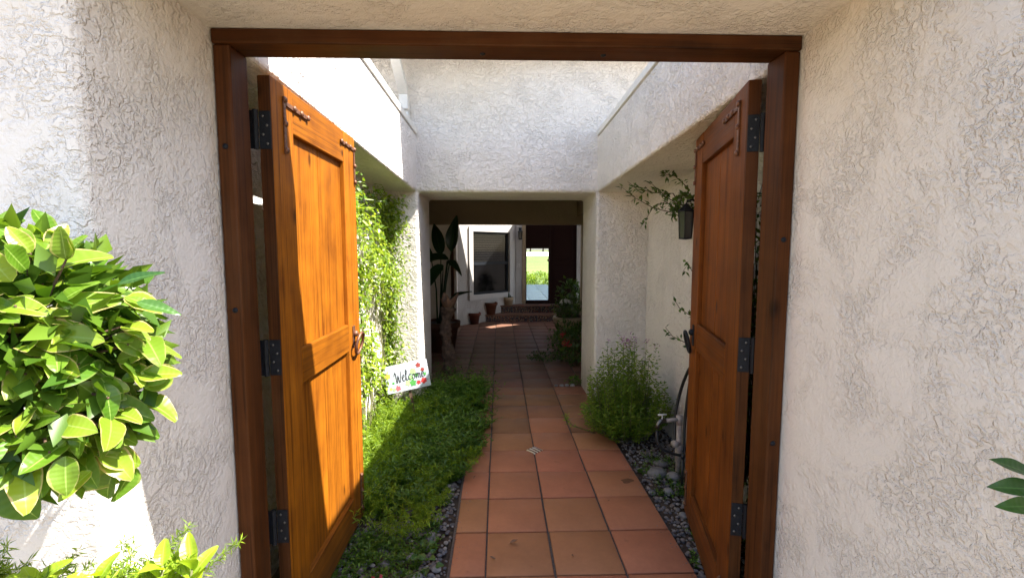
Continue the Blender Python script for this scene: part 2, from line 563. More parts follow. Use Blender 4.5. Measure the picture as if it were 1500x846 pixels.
def np_mesh(name, verts, faces, mat, parent=None, loc=None):
    verts = np.asarray(verts, np.float32)
    faces = np.asarray(faces, np.int32)
    me = bpy.data.meshes.new(name)
    me.vertices.add(len(verts))
    me.vertices.foreach_set('co', verts.ravel())
    k = faces.shape[1]
    me.loops.add(faces.size)
    me.loops.foreach_set('vertex_index', faces.ravel())
    me.polygons.add(len(faces))
    me.polygons.foreach_set('loop_start', np.arange(0, faces.size, k, dtype=np.int32))
    me.update(calc_edges=True)
    me.validate()
    me.materials.append(mat)
    return link(name, me, parent, loc)

def leaf_cloud(P, D, Nn, ln, wd):
    """folded diamond leaflets: base P, pointing D, facing Nn; returns verts, tri faces"""
    P, D, Nn = (np.asarray(a, float) for a in (P, D, Nn))
    D = D / np.linalg.norm(D, axis=1)[:, None]
    S = np.cross(D, Nn)
    S /= (np.linalg.norm(S, axis=1)[:, None] + 1e-9)
    Nn = np.cross(S, D)
    ln = np.broadcast_to(ln, len(P))[:, None]
    wd = np.broadcast_to(wd, len(P))[:, None]
    a = P
    b = P + D * ln * 0.45 + S * wd * 0.5 + Nn * wd * 0.14
    c = P + D * ln - Nn * ln * 0.10
    d = P + D * ln * 0.45 - S * wd * 0.5 + Nn * wd * 0.14
    V = np.stack([a, b, c, d], 1).reshape(-1, 3)
    i = np.arange(len(P))[:, None] * 4
    Fc = np.concatenate([i + [[0, 1, 2]], i + [[0, 2, 3]]], 0)
    Fc = np.stack([i + [[0, 1, 2]], i + [[0, 2, 3]]], 1).reshape(-1, 3)
    return V, Fc

def rand_dirs(n, up=0.3):
    d = NR.normal(size=(n, 3))
    d[:, 2] += up
    return d / np.linalg.norm(d, axis=1)[:, None]

def leaf_mesh(name, mat, ln, wd, curl=0.25, fold=0.25, tip=1.0, nu=10, nv=5, round_=0.85):
    """one real leaf: blade from origin along +Y, face +Z, with a midrib fold, arc and UVs"""
    me = bpy.data.meshes.new(name)
    vs, uvs, fs = [], [], []
    for i in range(nu):
        u = i / (nu - 1)
        w = wd * 0.5 * (math.sin(math.pi * min(1, u ** (0.8 * tip) * 0.97 + 0.015)) ** round_)
        for j in range(nv):
            t = j / (nv - 1) * 2 - 1
            wav = 0.05 * wd * math.sin(u * 9 + t * 2)
            vs.append((t * w, u * ln, abs(t) * w * fold * 1.6 - curl * ln * u * u + wav * abs(t)))
            uvs.append((u, j / (nv - 1)))
    for i in range(nu - 1):
        for j in range(nv - 1):
            a = i * nv + j
            fs.append((a, a + 1, a + nv + 1, a + nv))
    me.from_pydata(vs, [], fs)
    ul = me.uv_layers.new(name='UVMap')
    for lp in me.loops:
        ul.data[lp.index].uv = uvs[lp.vertex_index]
    me.polygons.foreach_set('use_smooth', [True] * len(me.polygons))
    me.materials.append(mat)
    return me

def orient(d, n, roll=0.0):
    """rotation taking +Y to d and +Z near n"""
    y = Vector(d).normalized()
    z = Vector(n) - y * Vector(n).dot(y)
    if z.length < 1e-4:
        z = Vector((0.3, 0.2, 1)) - y * Vector((0.3, 0.2, 1)).dot(y)
    z.normalize()
    x = y.cross(z)
    m = Matrix((x, y, z)).transposed()
    return m @ Matrix.Rotation(roll, 3, 'Y')

def put_leaf(me, parent, p, d, n, sc=1.0, roll=0.0, name='leaf'):
    o = bpy.data.objects.new(name, me)
    COL.objects.link(o)
    o.parent = parent
    o.location = p
    o.rotation_euler = orient(d, n, roll).to_euler()
    o.scale = (sc, sc, sc)
    return o

# ------------------------------------------------------------------ ground, paving, lawn
YB = 4.27                                   # front face of the house wall
g = MB().add([(-300, -200, -0.09), (300, -200, -0.09), (300, 500, -0.09), (-300, 500, -0.09)], [(0, 1, 2, 3)])
struct(g.build('ground', M['soil']))
g = MB().box((-14, -22, -0.08), (14, 1.335, -0.012))
struct(g.build('driveway', M['concrete']))
g = MB().add([(-120, 16.2, -0.06), (120, 16.2, -0.06), (120, 480, -0.06), (-120, 480, -0.06)], [(0, 1, 2, 3)])
struct(g.build('lawn', M['lawn']))
g = MB().add([(-120, 105, -0.03), (120, 95, -0.03), (120, 240, -0.03), (-120, 250, -0.03)], [(0, 1, 2, 3)])
struct(g.build('cart_path', M['sand']))

path = MB().box((-0.245, 1.335, -0.08), (0.912, YB + 0.62, -0.012)).build('path', M['grout'])
struct(path)
XS = [-0.236, -0.066, 0.257, 0.586, 0.908]
tile_meshes = {}
def tile_mesh(w, d, name='paver_tile', mat=None, h=0.022):
    key = (round(w, 3), round(d, 3), name)
    if key not in tile_meshes:
        bm = bmesh.new()
        bmesh.ops.create_cube(bm, size=1)
        for v in bm.verts:
            v.co = Vector((v.co.x * w, v.co.y * d, v.co.z * h))
        bmesh.ops.bevel(bm, geom=[e for e in bm.edges if all(v.co.z > 0 for v in e.verts) or abs(e.verts[0].co.z - e.verts[1].co.z) > 0.01], offset=0.005, segments=2, profile=0.5, affect='EDGES')
        me = bpy.data.meshes.new(name)
        bm.to_mesh(me)
        bm.free()
        me.materials.append(mat or M['tile'])
        me.polygons.foreach_set('use_smooth', [True] * len(me.polygons))
        tile_meshes[key] = me
    return tile_meshes[key]
GAP = 0.0095
for r in range(4, 15):
    y0 = 0.33 * r + 0.007
    rd_ = 0.33 if r < 14 else 0.255
    for i in range(4):
        x0, x1 = XS[i], XS[i + 1]
        o = link('paver_tile', tile_mesh(x1 - x0 - GAP, rd_ - GAP, *(('half_shaded_tile', M['half_shaded_tile']) if r + i % 2 > 11 else ())), path, ((x0 + x1) / 2 + R.uniform(-.002, .002), y0 + rd_ / 2 + R.uniform(-.002, .002), -0.011 + R.uniform(-.0015, .0015)))
        o.rotation_euler = (R.uniform(-.004, .004), R.uniform(-.004, .004), R.uniform(-.006, .006))
stn = MB().add([(0.822 + 0.040 * (1 + 0.25 * math.sin(3 * a + 1)) * math.cos(a), 2.83 + 0.030 * (1 + 0.3 * math.sin(2 * a)) * math.sin(a), 0.0022) for a in [2 * math.pi * i / 22 for i in range(22)]], [tuple(range(22))]).build('stain', plain('rust_stain', (0.13, 0.052, 0.022), 0.8, var=0.3, scale=60), path)
inset = link('inset_tile', tile_mesh(0.088, 0.088, 'inset_tile', M['inset'], 0.01), path, (0.262, 3.305, -0.001))
inset.rotation_euler = (0, 0, math.radians(42))
inset['label'] = 'small striped decorative tile set at a joint'

pfl = MB().box((-1.42, YB + 0.62, -0.08), (2.7, 9.39, -0.012)).build('passage_floor', M['grout'])
struct(pfl)
y = YB + 0.62
k = 0
while y < 9.36:
    d = min(0.325, 9.385 - y)
    for c in range(-4, 8):
        x0 = -0.066 + 0.325 * c
        if c == -4:
            x0 = -1.366 + 0.0
        o = link('paver_tile', tile_mesh(0.325 - GAP, d - GAP, 'shaded_passage_tile', M['shaded_tile']), pfl, (x0 + 0.1625 + R.uniform(-.002, .002), y + d / 2, -0.011 + R.uniform(-.0015, .0015)))
        o.rotation_euler = (R.uniform(-.004, .004), R.uniform(-.004, .004), R.uniform(-.006, .006))
    y += d

def bed(name, x0, x1, y0, y1, seed):
    rr = np.random.RandomState(seed)
    nx, ny = 12, 40
    vs = []
    for j in range(ny + 1):
        for i in range(nx + 1):
            e = 1 if 0 < i < nx else 0
            vs.append((x0 + (x1 - x0) * i / nx, y0 + (y1 - y0) * j / ny, -0.035 + e * rr.uniform(-0.012, 0.02)))
    fs = [(j * (nx + 1) + i, j * (nx + 1) + i + 1, (j + 1) * (nx + 1) + i + 1, (j + 1) * (nx + 1) + i) for j in range(ny) for i in range(nx)]
    return struct(MB().add(vs, fs).build(name, M['soil'], smooth=True))
bed('soil_bed', -1.12, -0.243, 1.34, 4.9, 1)
bed('soil_bed', 0.911, 1.42, 1.34, 4.4, 2)

# ------------------------------------------------------------------ portal
# left wall of the gate recess, corner rounded
tag(MB().box((-4, 0.985, -0.1), (-0.857, 1.552, 2.3)).build('stucco_wall', M['stucco'], bevel=0.03, seg=4),
    'cream stucco wall beside the left gate post, with the clipped bush against it', 'wall')
tag(MB().box((0.935, 0.42, -0.1), (1.6, 1.552, 2.3)).build('stucco_wall', M['stucco'], bevel=0.03, seg=4),
    'cream stucco wall beside the right gate post, rough plaster with smooth patches', 'wall')
tag(MB().box((-4, 0.87, 2.143), (2.2, 1.556, 2.90)).build('portal_roof', M['stucco'], bevel=0.02, seg=3),
    'stucco soffit and header above the gate opening', 'header')

frame = thing('timber_gateway', 'dark brown wooden gate frame of two posts and a lintel', 'gateway', (0, 1.5, 0))
MB().box((-0.852, -0.05, -0.05), (-0.802, 0.05, 2.098)).build('post', M['frame_z'], frame, bevel=0.006)
MB().box((0.884, -0.05, -0.05), (0.932, 0.05, 2.098)).build('post', M['frame_z'], frame, bevel=0.006)
MB().box((-0.852, -0.056, 2.0985), (0.932, 0.052, 2.142)).build('lintel', M['frame_x'], frame, bevel=0.005)
for px, pz in ((-0.828, 1.80), (-0.824, 1.30), (0.907, 1.52), (0.905, 0.85)):
    MB().ball((px, -0.05, pz), 0.009, 2, sc=(1, 0.5, 1)).build('bolt_head', M['iron'], frame, smooth=True)
for px in (-0.05, 0.33):
    MB().ball((px, 0.0, 2.0985), 0.009, 2, sc=(1, 1, 0.6)).build('bolt_head', M['iron'], frame, smooth=True)

# ------------------------------------------------------------------ gate leaves
LW, LT, LH, Z0 = 0.89, 0.042, 2.065, 0.022
def make_leaf(name, label, loc, ang, side):
    """leaf along local +Y from the hinge; the visible inner face looks to local -X*side"""
    t = thing(name, label, 'gate', loc, ang, 'open gate leaves')
    W = 'wood_' if side > 0 else 'shaded_wood_'
    s = side                                  # +1: face at x=0 looking to +X (left leaf); -1 mirrored
    def B(nm, u0, u1, z0, z1, d0, d1, mat, bev=0.004, par=None):
        xa, xb = sorted((-s * d0, -s * d1))
        return MB().box((xa, u0, z0), (xb, u1, z1)).build(nm, mat, par or t, bevel=bev)
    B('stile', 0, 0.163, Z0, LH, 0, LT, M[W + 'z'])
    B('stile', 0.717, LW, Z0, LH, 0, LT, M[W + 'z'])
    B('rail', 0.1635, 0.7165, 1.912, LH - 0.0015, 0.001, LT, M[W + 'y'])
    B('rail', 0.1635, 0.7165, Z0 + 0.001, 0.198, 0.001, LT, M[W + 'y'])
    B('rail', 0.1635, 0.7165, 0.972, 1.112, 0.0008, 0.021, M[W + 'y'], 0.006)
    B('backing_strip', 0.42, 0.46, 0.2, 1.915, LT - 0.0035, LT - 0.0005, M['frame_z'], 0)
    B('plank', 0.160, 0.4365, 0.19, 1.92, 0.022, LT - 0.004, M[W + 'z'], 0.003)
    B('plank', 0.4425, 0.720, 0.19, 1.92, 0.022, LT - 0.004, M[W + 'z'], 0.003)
    MB().box((min(-s * 0.001, -s * (LT - 0.001)), -0.003, Z0 + 0.004), (max(-s * 0.001, -s * (LT - 0.001)), 0.001, LH - 0.004)).build('edge_strip', M['frame_z'], t)
    # hinges on the hinge edge
    for hz in (1.885, 1.115, 0.50):
        h = MB().box((min(-s * 0.002, -s * 0.040), -0.0065, hz - 0.062), (max(-s * 0.002, -s * 0.040), -0.0034, hz + 0.062)).build('hinge', M['iron'], t, bevel=0.001)
        xo = -s * 0.049
        b2 = MB()
        b2.tube([(xo, -0.010, hz - 0.064), (xo, -0.010, hz + 0.064)], 0.0085, 10)
        b2.box((min(xo, xo - s * 0.030), -0.0115, hz - 0.062), (max(xo, xo - s * 0.030), -0.0085, hz + 0.062))
        b2.build('hinge_barrel', M['iron'], h)
        for q in range(4):
            sx = -s * (0.014 if q % 2 else 0.027)
            MB().ball((sx, -0.0068, hz + 0.045 - q * 0.030), 0.0052, 1, sc=(1, 0.5, 1)).build('screw', M['screw'], h, smooth=True)
    # forged corner straps
    def strap(pts, bolts):
        bx = MB()
        for (u0, z0), (u1, z1) in zip(pts[:-1], pts[1:]):
            xa, xb = sorted((s * 0.0005, s * 0.0065))
            bx.box((xa, min(u0, u1) - 0.008, min(z0, z1) - 0.008), (xb, max(u0, u1) + 0.008, max(z0, z1) + 0.008))
        pl = bx.build('corner_strap', M['bronze'], t, bevel=0.0015)
        for u, z in bolts:
            MB().ball((s * 0.0075, u, z), 0.0115, 2, sc=(0.65, 1, 1)).build('bolt', M['bronze'], pl, smooth=True)
    strap([(0.088, 1.835), (0.088, 2.015)], [(0.088, 1.838), (0.088, 1.93), (0.088, 2.012)])
    strap([(0.106, 2.002), (0.285, 2.002)], [(0.165, 2.002), (0.225, 2.002), (0.285, 2.002)])
    strap([(0.868, 1.835), (0.868, 2.005)], [(0.868, 1.838), (0.868, 1.92), (0.868, 2.004)])
    strap([(0.675, 2.004), (0.851, 2.004)], [(0.675, 2.004), (0.735, 2.004), (0.80, 2.004)])
    strap([(0.830, 0.085), (0.830, 0.27)], [(0.830, 0.088), (0.830, 0.18), (0.830, 0.268)])
    strap([(0.088, 0.06), (0.088, 0.20)], [(0.088, 0.065), (0.088, 0.195)])
    # ring pull
    rp = MB()
    xa, xb = sorted((s * 0.0005, s * 0.006))
    rp.box((xa, 0.765, 0.985), (xb, 0.797, 1.095))
    plate = rp.build('ring_plate', M['bronze' if s > 0 else 'iron'], t, bevel=0.002)
    MB().ball((s * 0.012, 0.781, 1.055), 0.017, 2, sc=(0.9, 1, 1)).build('ring_boss', M['bronze' if s > 0 else 'iron'], plate, smooth=True)
    ring = [(s * (0.030 + 0.012 * math.sin(a)), 0.786 + 0.052 * math.cos(a), 1.003 + 0.055 * math.sin(a)) for a in [2 * math.pi * i / 28 for i in range(28)]]
    MB().tube(ring, 0.0075, 10, closed=True).build('ring', M['bronze' if s > 0 else 'iron'], plate, smooth=True)
    return t
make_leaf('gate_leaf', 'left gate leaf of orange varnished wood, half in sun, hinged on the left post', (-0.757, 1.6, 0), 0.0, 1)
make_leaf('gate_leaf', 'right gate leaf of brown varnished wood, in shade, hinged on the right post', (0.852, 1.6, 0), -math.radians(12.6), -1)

# ------------------------------------------------------------------ courtyard walls and beams
tag(MB().box((-1.45, 1.5, -0.1), (-1.06, YB + 0.05, 2.2)).build('garden_wall', M['stucco_house']), 'set back stucco wall behind the climbing vine on the left of the path', 'wall')
tag(MB().box((1.385, 1.5, -0.1), (1.75, YB + 0.05, 2.2)).build('garden_wall', M['stucco_house']), 'set back stucco wall behind the lantern on the right of the path', 'wall')
lb = thing('garden_beam', 'sunlit stucco beam along the left top of the garden passage', 'beam', (0, 0, 0))
def skewbeam(xa0, xa1, xb, z00, z01, z10, z11, ya, yb):
    return [(xb, ya, z00), (xa0, ya, z00), (xa1, yb, z01), (xb, yb, z01), (xb, ya, z10), (xa0, ya, z10), (xa1, yb, z11), (xb, yb, z11)]
MB().hexa(skewbeam(-0.80, -0.745, -1.6, 2.105, 2.008, 2.60, 2.515, 1.557, YB + 0.02)).build('beam_body', M['stucco_house'], lb, bevel=0.018, seg=3)
MB().hexa(skewbeam(-0.79, -0.735, -1.6, 2.602, 2.517, 2.66, 2.57, 1.557, YB - 0.002)).build('beam_cap', M['cap'], lb, bevel=0.004)
rb = thing('garden_beam', 'shaded stucco beam along the right top of the garden passage', 'beam', (0, 0, 0))
MB().hexa(skewbeam(0.925, 0.905, 1.9, 2.095, 2.010, 2.60, 2.515, 1.557, YB + 0.02)).build('beam_body', M['stucco_house'], rb, bevel=0.018, seg=3)
MB().hexa(skewbeam(0.915, 0.895, 1.9, 2.602, 2.517, 2.655, 2.565, 1.557, YB - 0.002)).build('beam_cap', M['cap'], rb, bevel=0.004)

house = thing('house_wall', 'tall stucco house wall with the square passage opening through it', 'house', (0, 0, 0))
poly = [(-4, -0.1), (-0.738, -0.1), (-0.738, 2.006), (0.900, 2.006), (0.900, -0.1), (5, -0.1), (5, 3.2), (-4, 3.2)]
MB().prism(poly, 1, YB, YB + 0.70).build('wall', M['stucco_house'], house, bevel=0.028, seg=4)
# eave and roof with the light well; unseen notch and skewed hole shaped to admit sun
rf = MB()
rf.box((-5, 4.05, 3.2), (6, 8.0, 3.3))
rf.box((-5, 3.52, 3.2), (0.2, 4.05, 3.3))  # eave cut back beyond this strip, shaped to let sun onto the left pillar
rf.box((1.3, 3.52, 3.2), (6, 4.05, 3.3))
rf.box((-5, 8.6, 3.2), (6, 8.7, 3.3))
rf.box((-5, 8.7, 3.2), (-0.1, 9.9, 3.3))
rf.box((1.2, 8.7, 3.2), (6, 9.9, 3.3))
rf.box((-5, 9.9, 3.2), (6, 16, 3.3))
OUT = [(-5, 8.0), (6, 8.0), (6, 8.6), (-5, 8.6)]
HOLE = [(2.12, 8.03), (2.72, 8.47), (2.29, 8.55), (1.97, 8.20)]  # unseen opening, shaped to throw the sun patch on the court floor
for i in range(4):
    j = (i + 1) % 4
    q = [OUT[i], OUT[j], HOLE[j], HOLE[i]]
    rf.add([(x, y, 3.2) for x, y in q] + [(x, y, 3.3) for x, y in q], [(0, 3, 2, 1), (4, 5, 6, 7), (1, 2, 6, 5), (0, 1, 5, 4), (2, 3, 7, 6), (3, 0, 4, 7)])
rf.build('roof', M['white_paint'], house)
# sloping rafter and bracket at the left of the wall
raf = MB().hexa([(-0.872, 4.18, 2.835), (-0.795, 4.18, 2.835), (-0.79, 3.55, 3.17), (-0.87, 3.55, 3.17),
                 (-0.872, 4.18, 2.91), (-0.795, 4.18, 2.91), (-0.79, 3.55, 3.199), (-0.87, 3.55, 3.199)])
raf.build('rafter', M['white_paint'], house, bevel=0.004)
MB().box((-0.872, 4.16, 2.71), (-0.793, YB - 0.002, 2.834)).build('rafter_bracket', M['white_paint'], house, bevel=0.005)
MB().box((-0.835, 4.20, 2.58), (-0.797, YB - 0.002, 2.709)).build('rafter_bracket', M['white_paint'], house, bevel=0.004)

# ------------------------------------------------------------------ covered passage and entry court
pas = thing('covered_passage', 'dim covered passage between the house wall and the entry court', 'passage', (0, 0, 0))
MB().box((-1.8, YB + 0.702, -0.1), (-1.4, 8.9, 2.45)).build('side_wall', M['stucco_shaded_tan'], pas)
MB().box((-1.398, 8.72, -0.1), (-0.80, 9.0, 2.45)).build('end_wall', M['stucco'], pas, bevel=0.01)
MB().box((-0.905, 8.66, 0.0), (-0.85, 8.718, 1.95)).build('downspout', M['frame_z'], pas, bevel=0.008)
MB().box((1.9, YB + 0.702, -0.1), (2.2, 7.998, 2.45)).build('side_wall', M['stucco_shaded_tan'], pas)
MB().box((-1.398, YB + 0.702, 2.36), (1.898, 7.998, 2.45)).build('ceiling', M['stucco_shaded_tan'], pas)
MB().box((-1.8, 8.0, 1.91), (3.2, 8.15, 2.5)).build('beam', M['stucco_shaded_tan'], pas, bevel=0.012)
MB().box((1.44, 8.01, -0.1), (1.80, 8.14, 1.912)).build('pier', M['stucco_shaded_tan'], pas, bevel=0.015)
MB().box((1.35, YB + 0.72, 2.06), (1.85, 7.998, 2.359)).build('beam', M['stucco_shaded_tan'], pas, bevel=0.012)

ent = thing('house_entry', 'white stucco house entry with an angled bay window and a dark doorway', 'entry', (0, 0, 0))
P1, P2 = Vector((-0.80, 8.9, 0)), Vector((0.37, 10.0, 0))
bd = (P2 - P1)
bl = bd.length
ba = math.atan2(bd.y, bd.x)
BM_ = Matrix.Translation(P1) @ Matrix.Rotation(ba, 4, 'Z')       # local x along the bay, y into the house
w0, w1 = 0.23 * bl, 0.862 * bl
wz0, wz1 = 0.575, 1.838
def bayprism(x0, x1, y0, y1, z0, z1):
    return MB().box((x0, y0, z0), (x1, y1, z1), BM_)
wb = MB()
for a in ((-0.02, w0, -0.1, 3.2), (w1, bl + 0.0, -0.1, 3.2), (w0, w1, -0.1, wz0), (w0, w1, wz1, 3.2)):
    wb.box((a[0], 0, a[2]), (a[1], 0.15, a[3]), BM_)
wb.build('bay_wall', M['stucco_shaded_court'], ent)
win = bayprism(w0 + 0.002, w1 - 0.002, 0.13, 0.14, wz0 + 0.002, wz1 - 0.002).build('window', M['black_frame'], ent)
cs = MB()
for a in ((w0 - 0.10, w0, wz0 - 0.10, wz1 + 0.09), (w1, w1 + 0.09, wz0 - 0.10, wz1 + 0.09), (w0, w1, wz1, wz1 + 0.09), (w0, w1, wz0 - 0.10, wz0)):
    cs.box((a[0], -0.035, a[2]), (a[1], -0.001, a[3]), BM_)
cs.build('casing', M['court_trim'], win)
fr = MB()
fw = 0.045
zm = 1.20
for a in ((w0, w0 + fw, wz0, wz1), (w1 - fw, w1, wz0, wz1), (w0 + fw, w1 - fw, wz1 - fw, wz1), (w0 + fw, w1 - fw, wz0, wz0 + fw), (w0 + fw, w1 - fw, zm - 0.03, zm + 0.03)):
    fr.box((a[0], 0.02, a[2]), (a[1], 0.07, a[3]), BM_)
fr.build('sash', M['black_frame'], win)
bayprism(w0 + fw, w1 - fw, 0.040, 0.044, zm + 0.03, wz1 - fw).build('pane', M['glass'], win)
bayprism(w0 + fw, w1 - fw, 0.040, 0.044, wz0 + fw, zm - 0.03).build('pane', M['glass'], win)
nsl = 11
for i in range(nsl):
    z = zm + 0.05 + i * (wz1 - fw - zm - 0.06) / nsl
    MB().box((w0 + fw + 0.01, 0.085, z), (w1 - fw - 0.08, 0.100, z + 0.009), BM_).build('blind_slat', M['blind'], win)
# front wall with door opening
DX0, DX1, DY, DZ0, DZ1 = 0.50, 1.69, 9.97, 0.30, 2.35
fwall = MB()
fwall.box((0.36, DY, -0.1), (DX0, DY + 0.15, 3.2))
fwall.box((DX1, DY, -0.1), (4.0, DY + 0.15, 3.2))
fwall.box((DX0, DY, DZ1), (DX1, DY + 0.15, 3.2))
fwall.build('front_wall', M['stucco_shaded_court'], ent)
MB().box((DX0 + 0.002, DY - 0.012, DZ0), (DX0 + 0.075, DY + 0.12, DZ1)).build('door_jamb', M['ceramic'], ent, bevel=0.004)
d1 = MB()
x0, x1 = DX0 + 0.078, 1.105
pz0, pz1, px0, px1 = 0.375, 1.50, 0.598, 1.078
for a in ((x0, px0, DZ0, DZ1), (px1, x1, DZ0, DZ1), (px0, px1, DZ0, pz0), (px0, px1, pz1, DZ1)):
    d1.box((a[0], DY + 0.04, a[2]), (a[1], DY + 0.085, a[3]))
door = d1.build('door', M['dark_paint'], ent)
MB().box((px0, DY + 0.058, pz0), (px1, DY + 0.064, pz1)).build('pane', M['clear_glass'], door)
d2 = MB().box((1.108, DY + 0.04, DZ0), (DX1 - 0.002, DY + 0.085, DZ1))
door2 = d2.build('door', M['dark_paint'], ent, bevel=0.004)
for z0, z1 in ((0.45, 1.1), (1.25, 2.2)):
    MB().box((1.19, DY + 0.03, z0), (1.60, DY + 0.0395, z1)).build('door_panel', M['dark_paint'], door2, bevel=0.006)
MB().ball((1.075, DY + 0.02, 1.25), 0.03, 2).build('door_knob', M['bronze'], door, smooth=True)
# house number on the strip of wall left of the door: 211
def stroke(pts, r, name, mat, parent, n=6):
    return MB().tube(pts, r, n).build(name, mat, parent, smooth=True)
nx, nz = 0.385, 1.10
for ch, ox in (('2', 0.0), ('1', 0.045), ('1', 0.08)):
    if ch == '2':
        pts = [(0, .06), (.012, .075), (.027, .07), (.03, .055), (.018, .03), (0, 0), (.034, 0)]
    else:
        pts = [(.012, 0), (.012, .078)]
    stroke([(nx + ox + a, DY - 0.006, nz + b) for a, b in pts], 0.0045, 'house_number', M['white_paint'], ent)
# interior room and view to the garden
hall = thing('entry_hall', 'dark entry hall seen through the glass of the front door', 'room', (0, 0, 0))
MB().box((-1.5, DY + 0.152, 0.2), (4.0, 15.3, 0.296)).build('floor', M['floor_tile'], hall)
for i in range(4):
    for j in range(12):
        link('floor_tile', tile_mesh(0.437, 0.437, 'floor_tile', M['floor_tile'], 0.012), hall, (0.05 + 0.445 * i, DY + 0.40 + 0.445 * j, 0.298))
MB().box((-1.6, DY + 0.152, 0.2), (-1.5, 15.4, 3.2)).build('wall', M['interior'], hall)
MB().box((4.0, DY - 0.2, -0.1), (4.1, 15.4, 3.2)).build('wall', M['interior'], hall)
MB().box((-1.5, DY + 0.152, 2.6), (4.0, 15.3, 2.7)).build('ceiling', M['interior'], hall)
rw = MB()
for a in ((-1.5, 0.55, 0.2, 2.7), (2.05, 4.0, 0.2, 2.7), (0.55, 2.05, 2.35, 2.7)):
    rw.box((a[0], 15.302, a[2]), (a[1], 15.4, a[3]))
rw.build('rear_wall', M['interior'], hall)
MB().box((-3, 15.42, -0.08), (5, 16.19, 0.18)).build('patio', M['concrete'], None)['kind'] = 'structure'

# entry steps
stp = thing('entry_steps', 'two terracotta entry steps with patterned tile risers', 'steps', (0, 0, 0))
def step(x0, x1, y0, y1, z0, z1):
    MB().box((x0, y0 + 0.012, z0), (x1, y1, z1 - 0.024)).build('step_core', M['grout'], stp)
    n = round((x1 - x0) / 0.155)
    w = (x1 - x0) / n
    for i in range(n):
        MB().box((x0 + i * w + 0.003, y0, z0 + 0.004), (x0 + (i + 1) * w - 0.003, y0 + 0.012, z1 - 0.026)).build('riser_tile', M['riser'], stp)
    n = round((x1 - x0) / 0.31)
    w = (x1 - x0) / n
    for i in range(n):
        MB().box((x0 + i * w + 0.004, y0 - 0.018, z1 - 0.023), (x0 + (i + 1) * w - 0.004, y1 - 0.002, z1)).build('tread_tile', M['shaded_tile'], stp, bevel=0.006)
step(-0.42, 2.0, 9.39, 9.69, -0.05, 0.146)
step(-0.03, 2.0, 9.69, DY - 0.002, -0.05, 0.298)

# ------------------------------------------------------------------ clipped bush at the left of the gate
def bush_leaf_set(mat, n, lo, hi, wr=(0.46, 0.6)):
    out = []
    for i in range(n):
        ln = R.uniform(lo, hi)
        out.append(leaf_mesh('leaf', mat, ln, ln * R.uniform(*wr), R.uniform(-0.05, 0.40), R.uniform(0.05, 0.36), R.uniform(0.9, 1.25), round_=R.uniform(0.58, 0.75)))
    return out
bush = thing('clipped_bush', 'round bush of large glossy green leaves against the left stucco wall', 'bush', (-0.98, 0.68, -0.02))
bleaves = bush_leaf_set(M['bush_leaf'], 14, 0.036, 0.062, (0.50, 0.68))
cen = Vector((-0.785, 0.76, 1.312)) - bush.location
tr = MB()
tr.tube([(0, 0, 0), (0.0, 0.01, 0.5), (0.01, 0.03, 0.98), (cen.x - 0.03, cen.y, cen.z - 0.05)], [0.022, 0.020, 0.017, 0.012], 8)
tr.build('trunk', M['bark'], bush, smooth=True)
tw = MB()
tips = []
RX, RY, RZ = 0.195, 0.15, 0.215
nleaf = 284
i = 0
while i < nleaf:
    th = math.acos(R.uniform(-0.95, 1.0))
    ph = R.uniform(0, 2 * math.pi)
    dv = Vector((math.sin(th) * math.cos(ph), math.sin(th) * math.sin(ph), math.cos(th)))
    if dv.y > 0.3 or dv.x < -0.5:
        continue
    lump = 1 + 0.16 * math.sin(3 * ph + 1) * math.sin(5 * th) + R.uniform(-0.22, 0.07)
    p = cen + Vector((dv.x * RX - 0.035 * dv.z, dv.y * RY, dv.z * RZ)) * lump
    d = dv + Vector((R.uniform(-.95, .95), R.uniform(-.9, .9), R.uniform(-0.8, 0.6)))
    d.z *= 0.75
    n = dv * 0.6 + Vector((0.35, -0.45, 0.75)) + Vector((R.uniform(-.7, .7), R.uniform(-.7, .7), R.uniform(-.5, .5)))
    put_leaf(R.choice(bleaves), bush, p - d.normalized() * 0.025, d, n, R.uniform(0.8, 1.5), R.uniform(-0.6, 0.6))
    if i % 4 == 0:
        tw.tube([cen + (p - cen) * 0.1, cen + (p - cen) * 0.6 + Vector((0, 0, -0.01)), p], [0.004, 0.003, 0.0018], 5)
    i += 1
# a few long stray shoots towards the gate
for p, d in (((-0.59, 0.74, 1.415), (0.8, -0.1, -0.25)), ((-0.59, 0.73, 1.37), (0.9, 0.1, -0.35)), ((-0.64, 0.70, 1.475), (0.25, -0.1, 0.9)), ((-0.69, 0.70, 1.485), (-0.3, -0.2, 0.85))):
    q = Vector(p) - bush.location
    tw.tube([cen, cen + (q - cen) * 0.6, q], [0.003, 0.0025, 0.0015], 5)
    for k in range(3):
        put_leaf(R.choice(bleaves), bush, q, Vector(d) + Vector((R.uniform(-.3, .3), R.uniform(-.3, .3), R.uniform(-.3, .3))), (0.2, -0.6, 0.8), R.uniform(0.7, 1.0), R.uniform(-.3, .3))
dkl = leaf_mesh('leaf', M['dark_leaf'], 0.060, 0.019, 0.1, 0.2, 0.9)
for p, d in (((-0.535, 0.69, 1.413), (0.9, 0.15, -0.28)), ((-0.560, 0.69, 1.44), (0.7, 0.2, 0.25))):
    put_leaf(dkl, bush, Vector(p) - bush.location, d, (0.1, -0.4, 0.9), 1.0, 0.3)
tw.build('twigs', M['bark'], bush, smooth=True)
n = 2000
dv = rand_dirs(n, 0)
P = np.array(cen) + dv * np.array([RX, RY, RZ]) * NR.uniform(0.45, 1.0, (n, 1))
V, Fc = leaf_cloud(P, dv + rand_dirs(n, -0.2) * 0.9, rand_dirs(n, 0.7), NR.uniform(0.035, 0.06, n), NR.uniform(0.02, 0.034, n))
stuff(np_mesh('inner_leaves', V, Fc, M['inner_leaf'], bush))

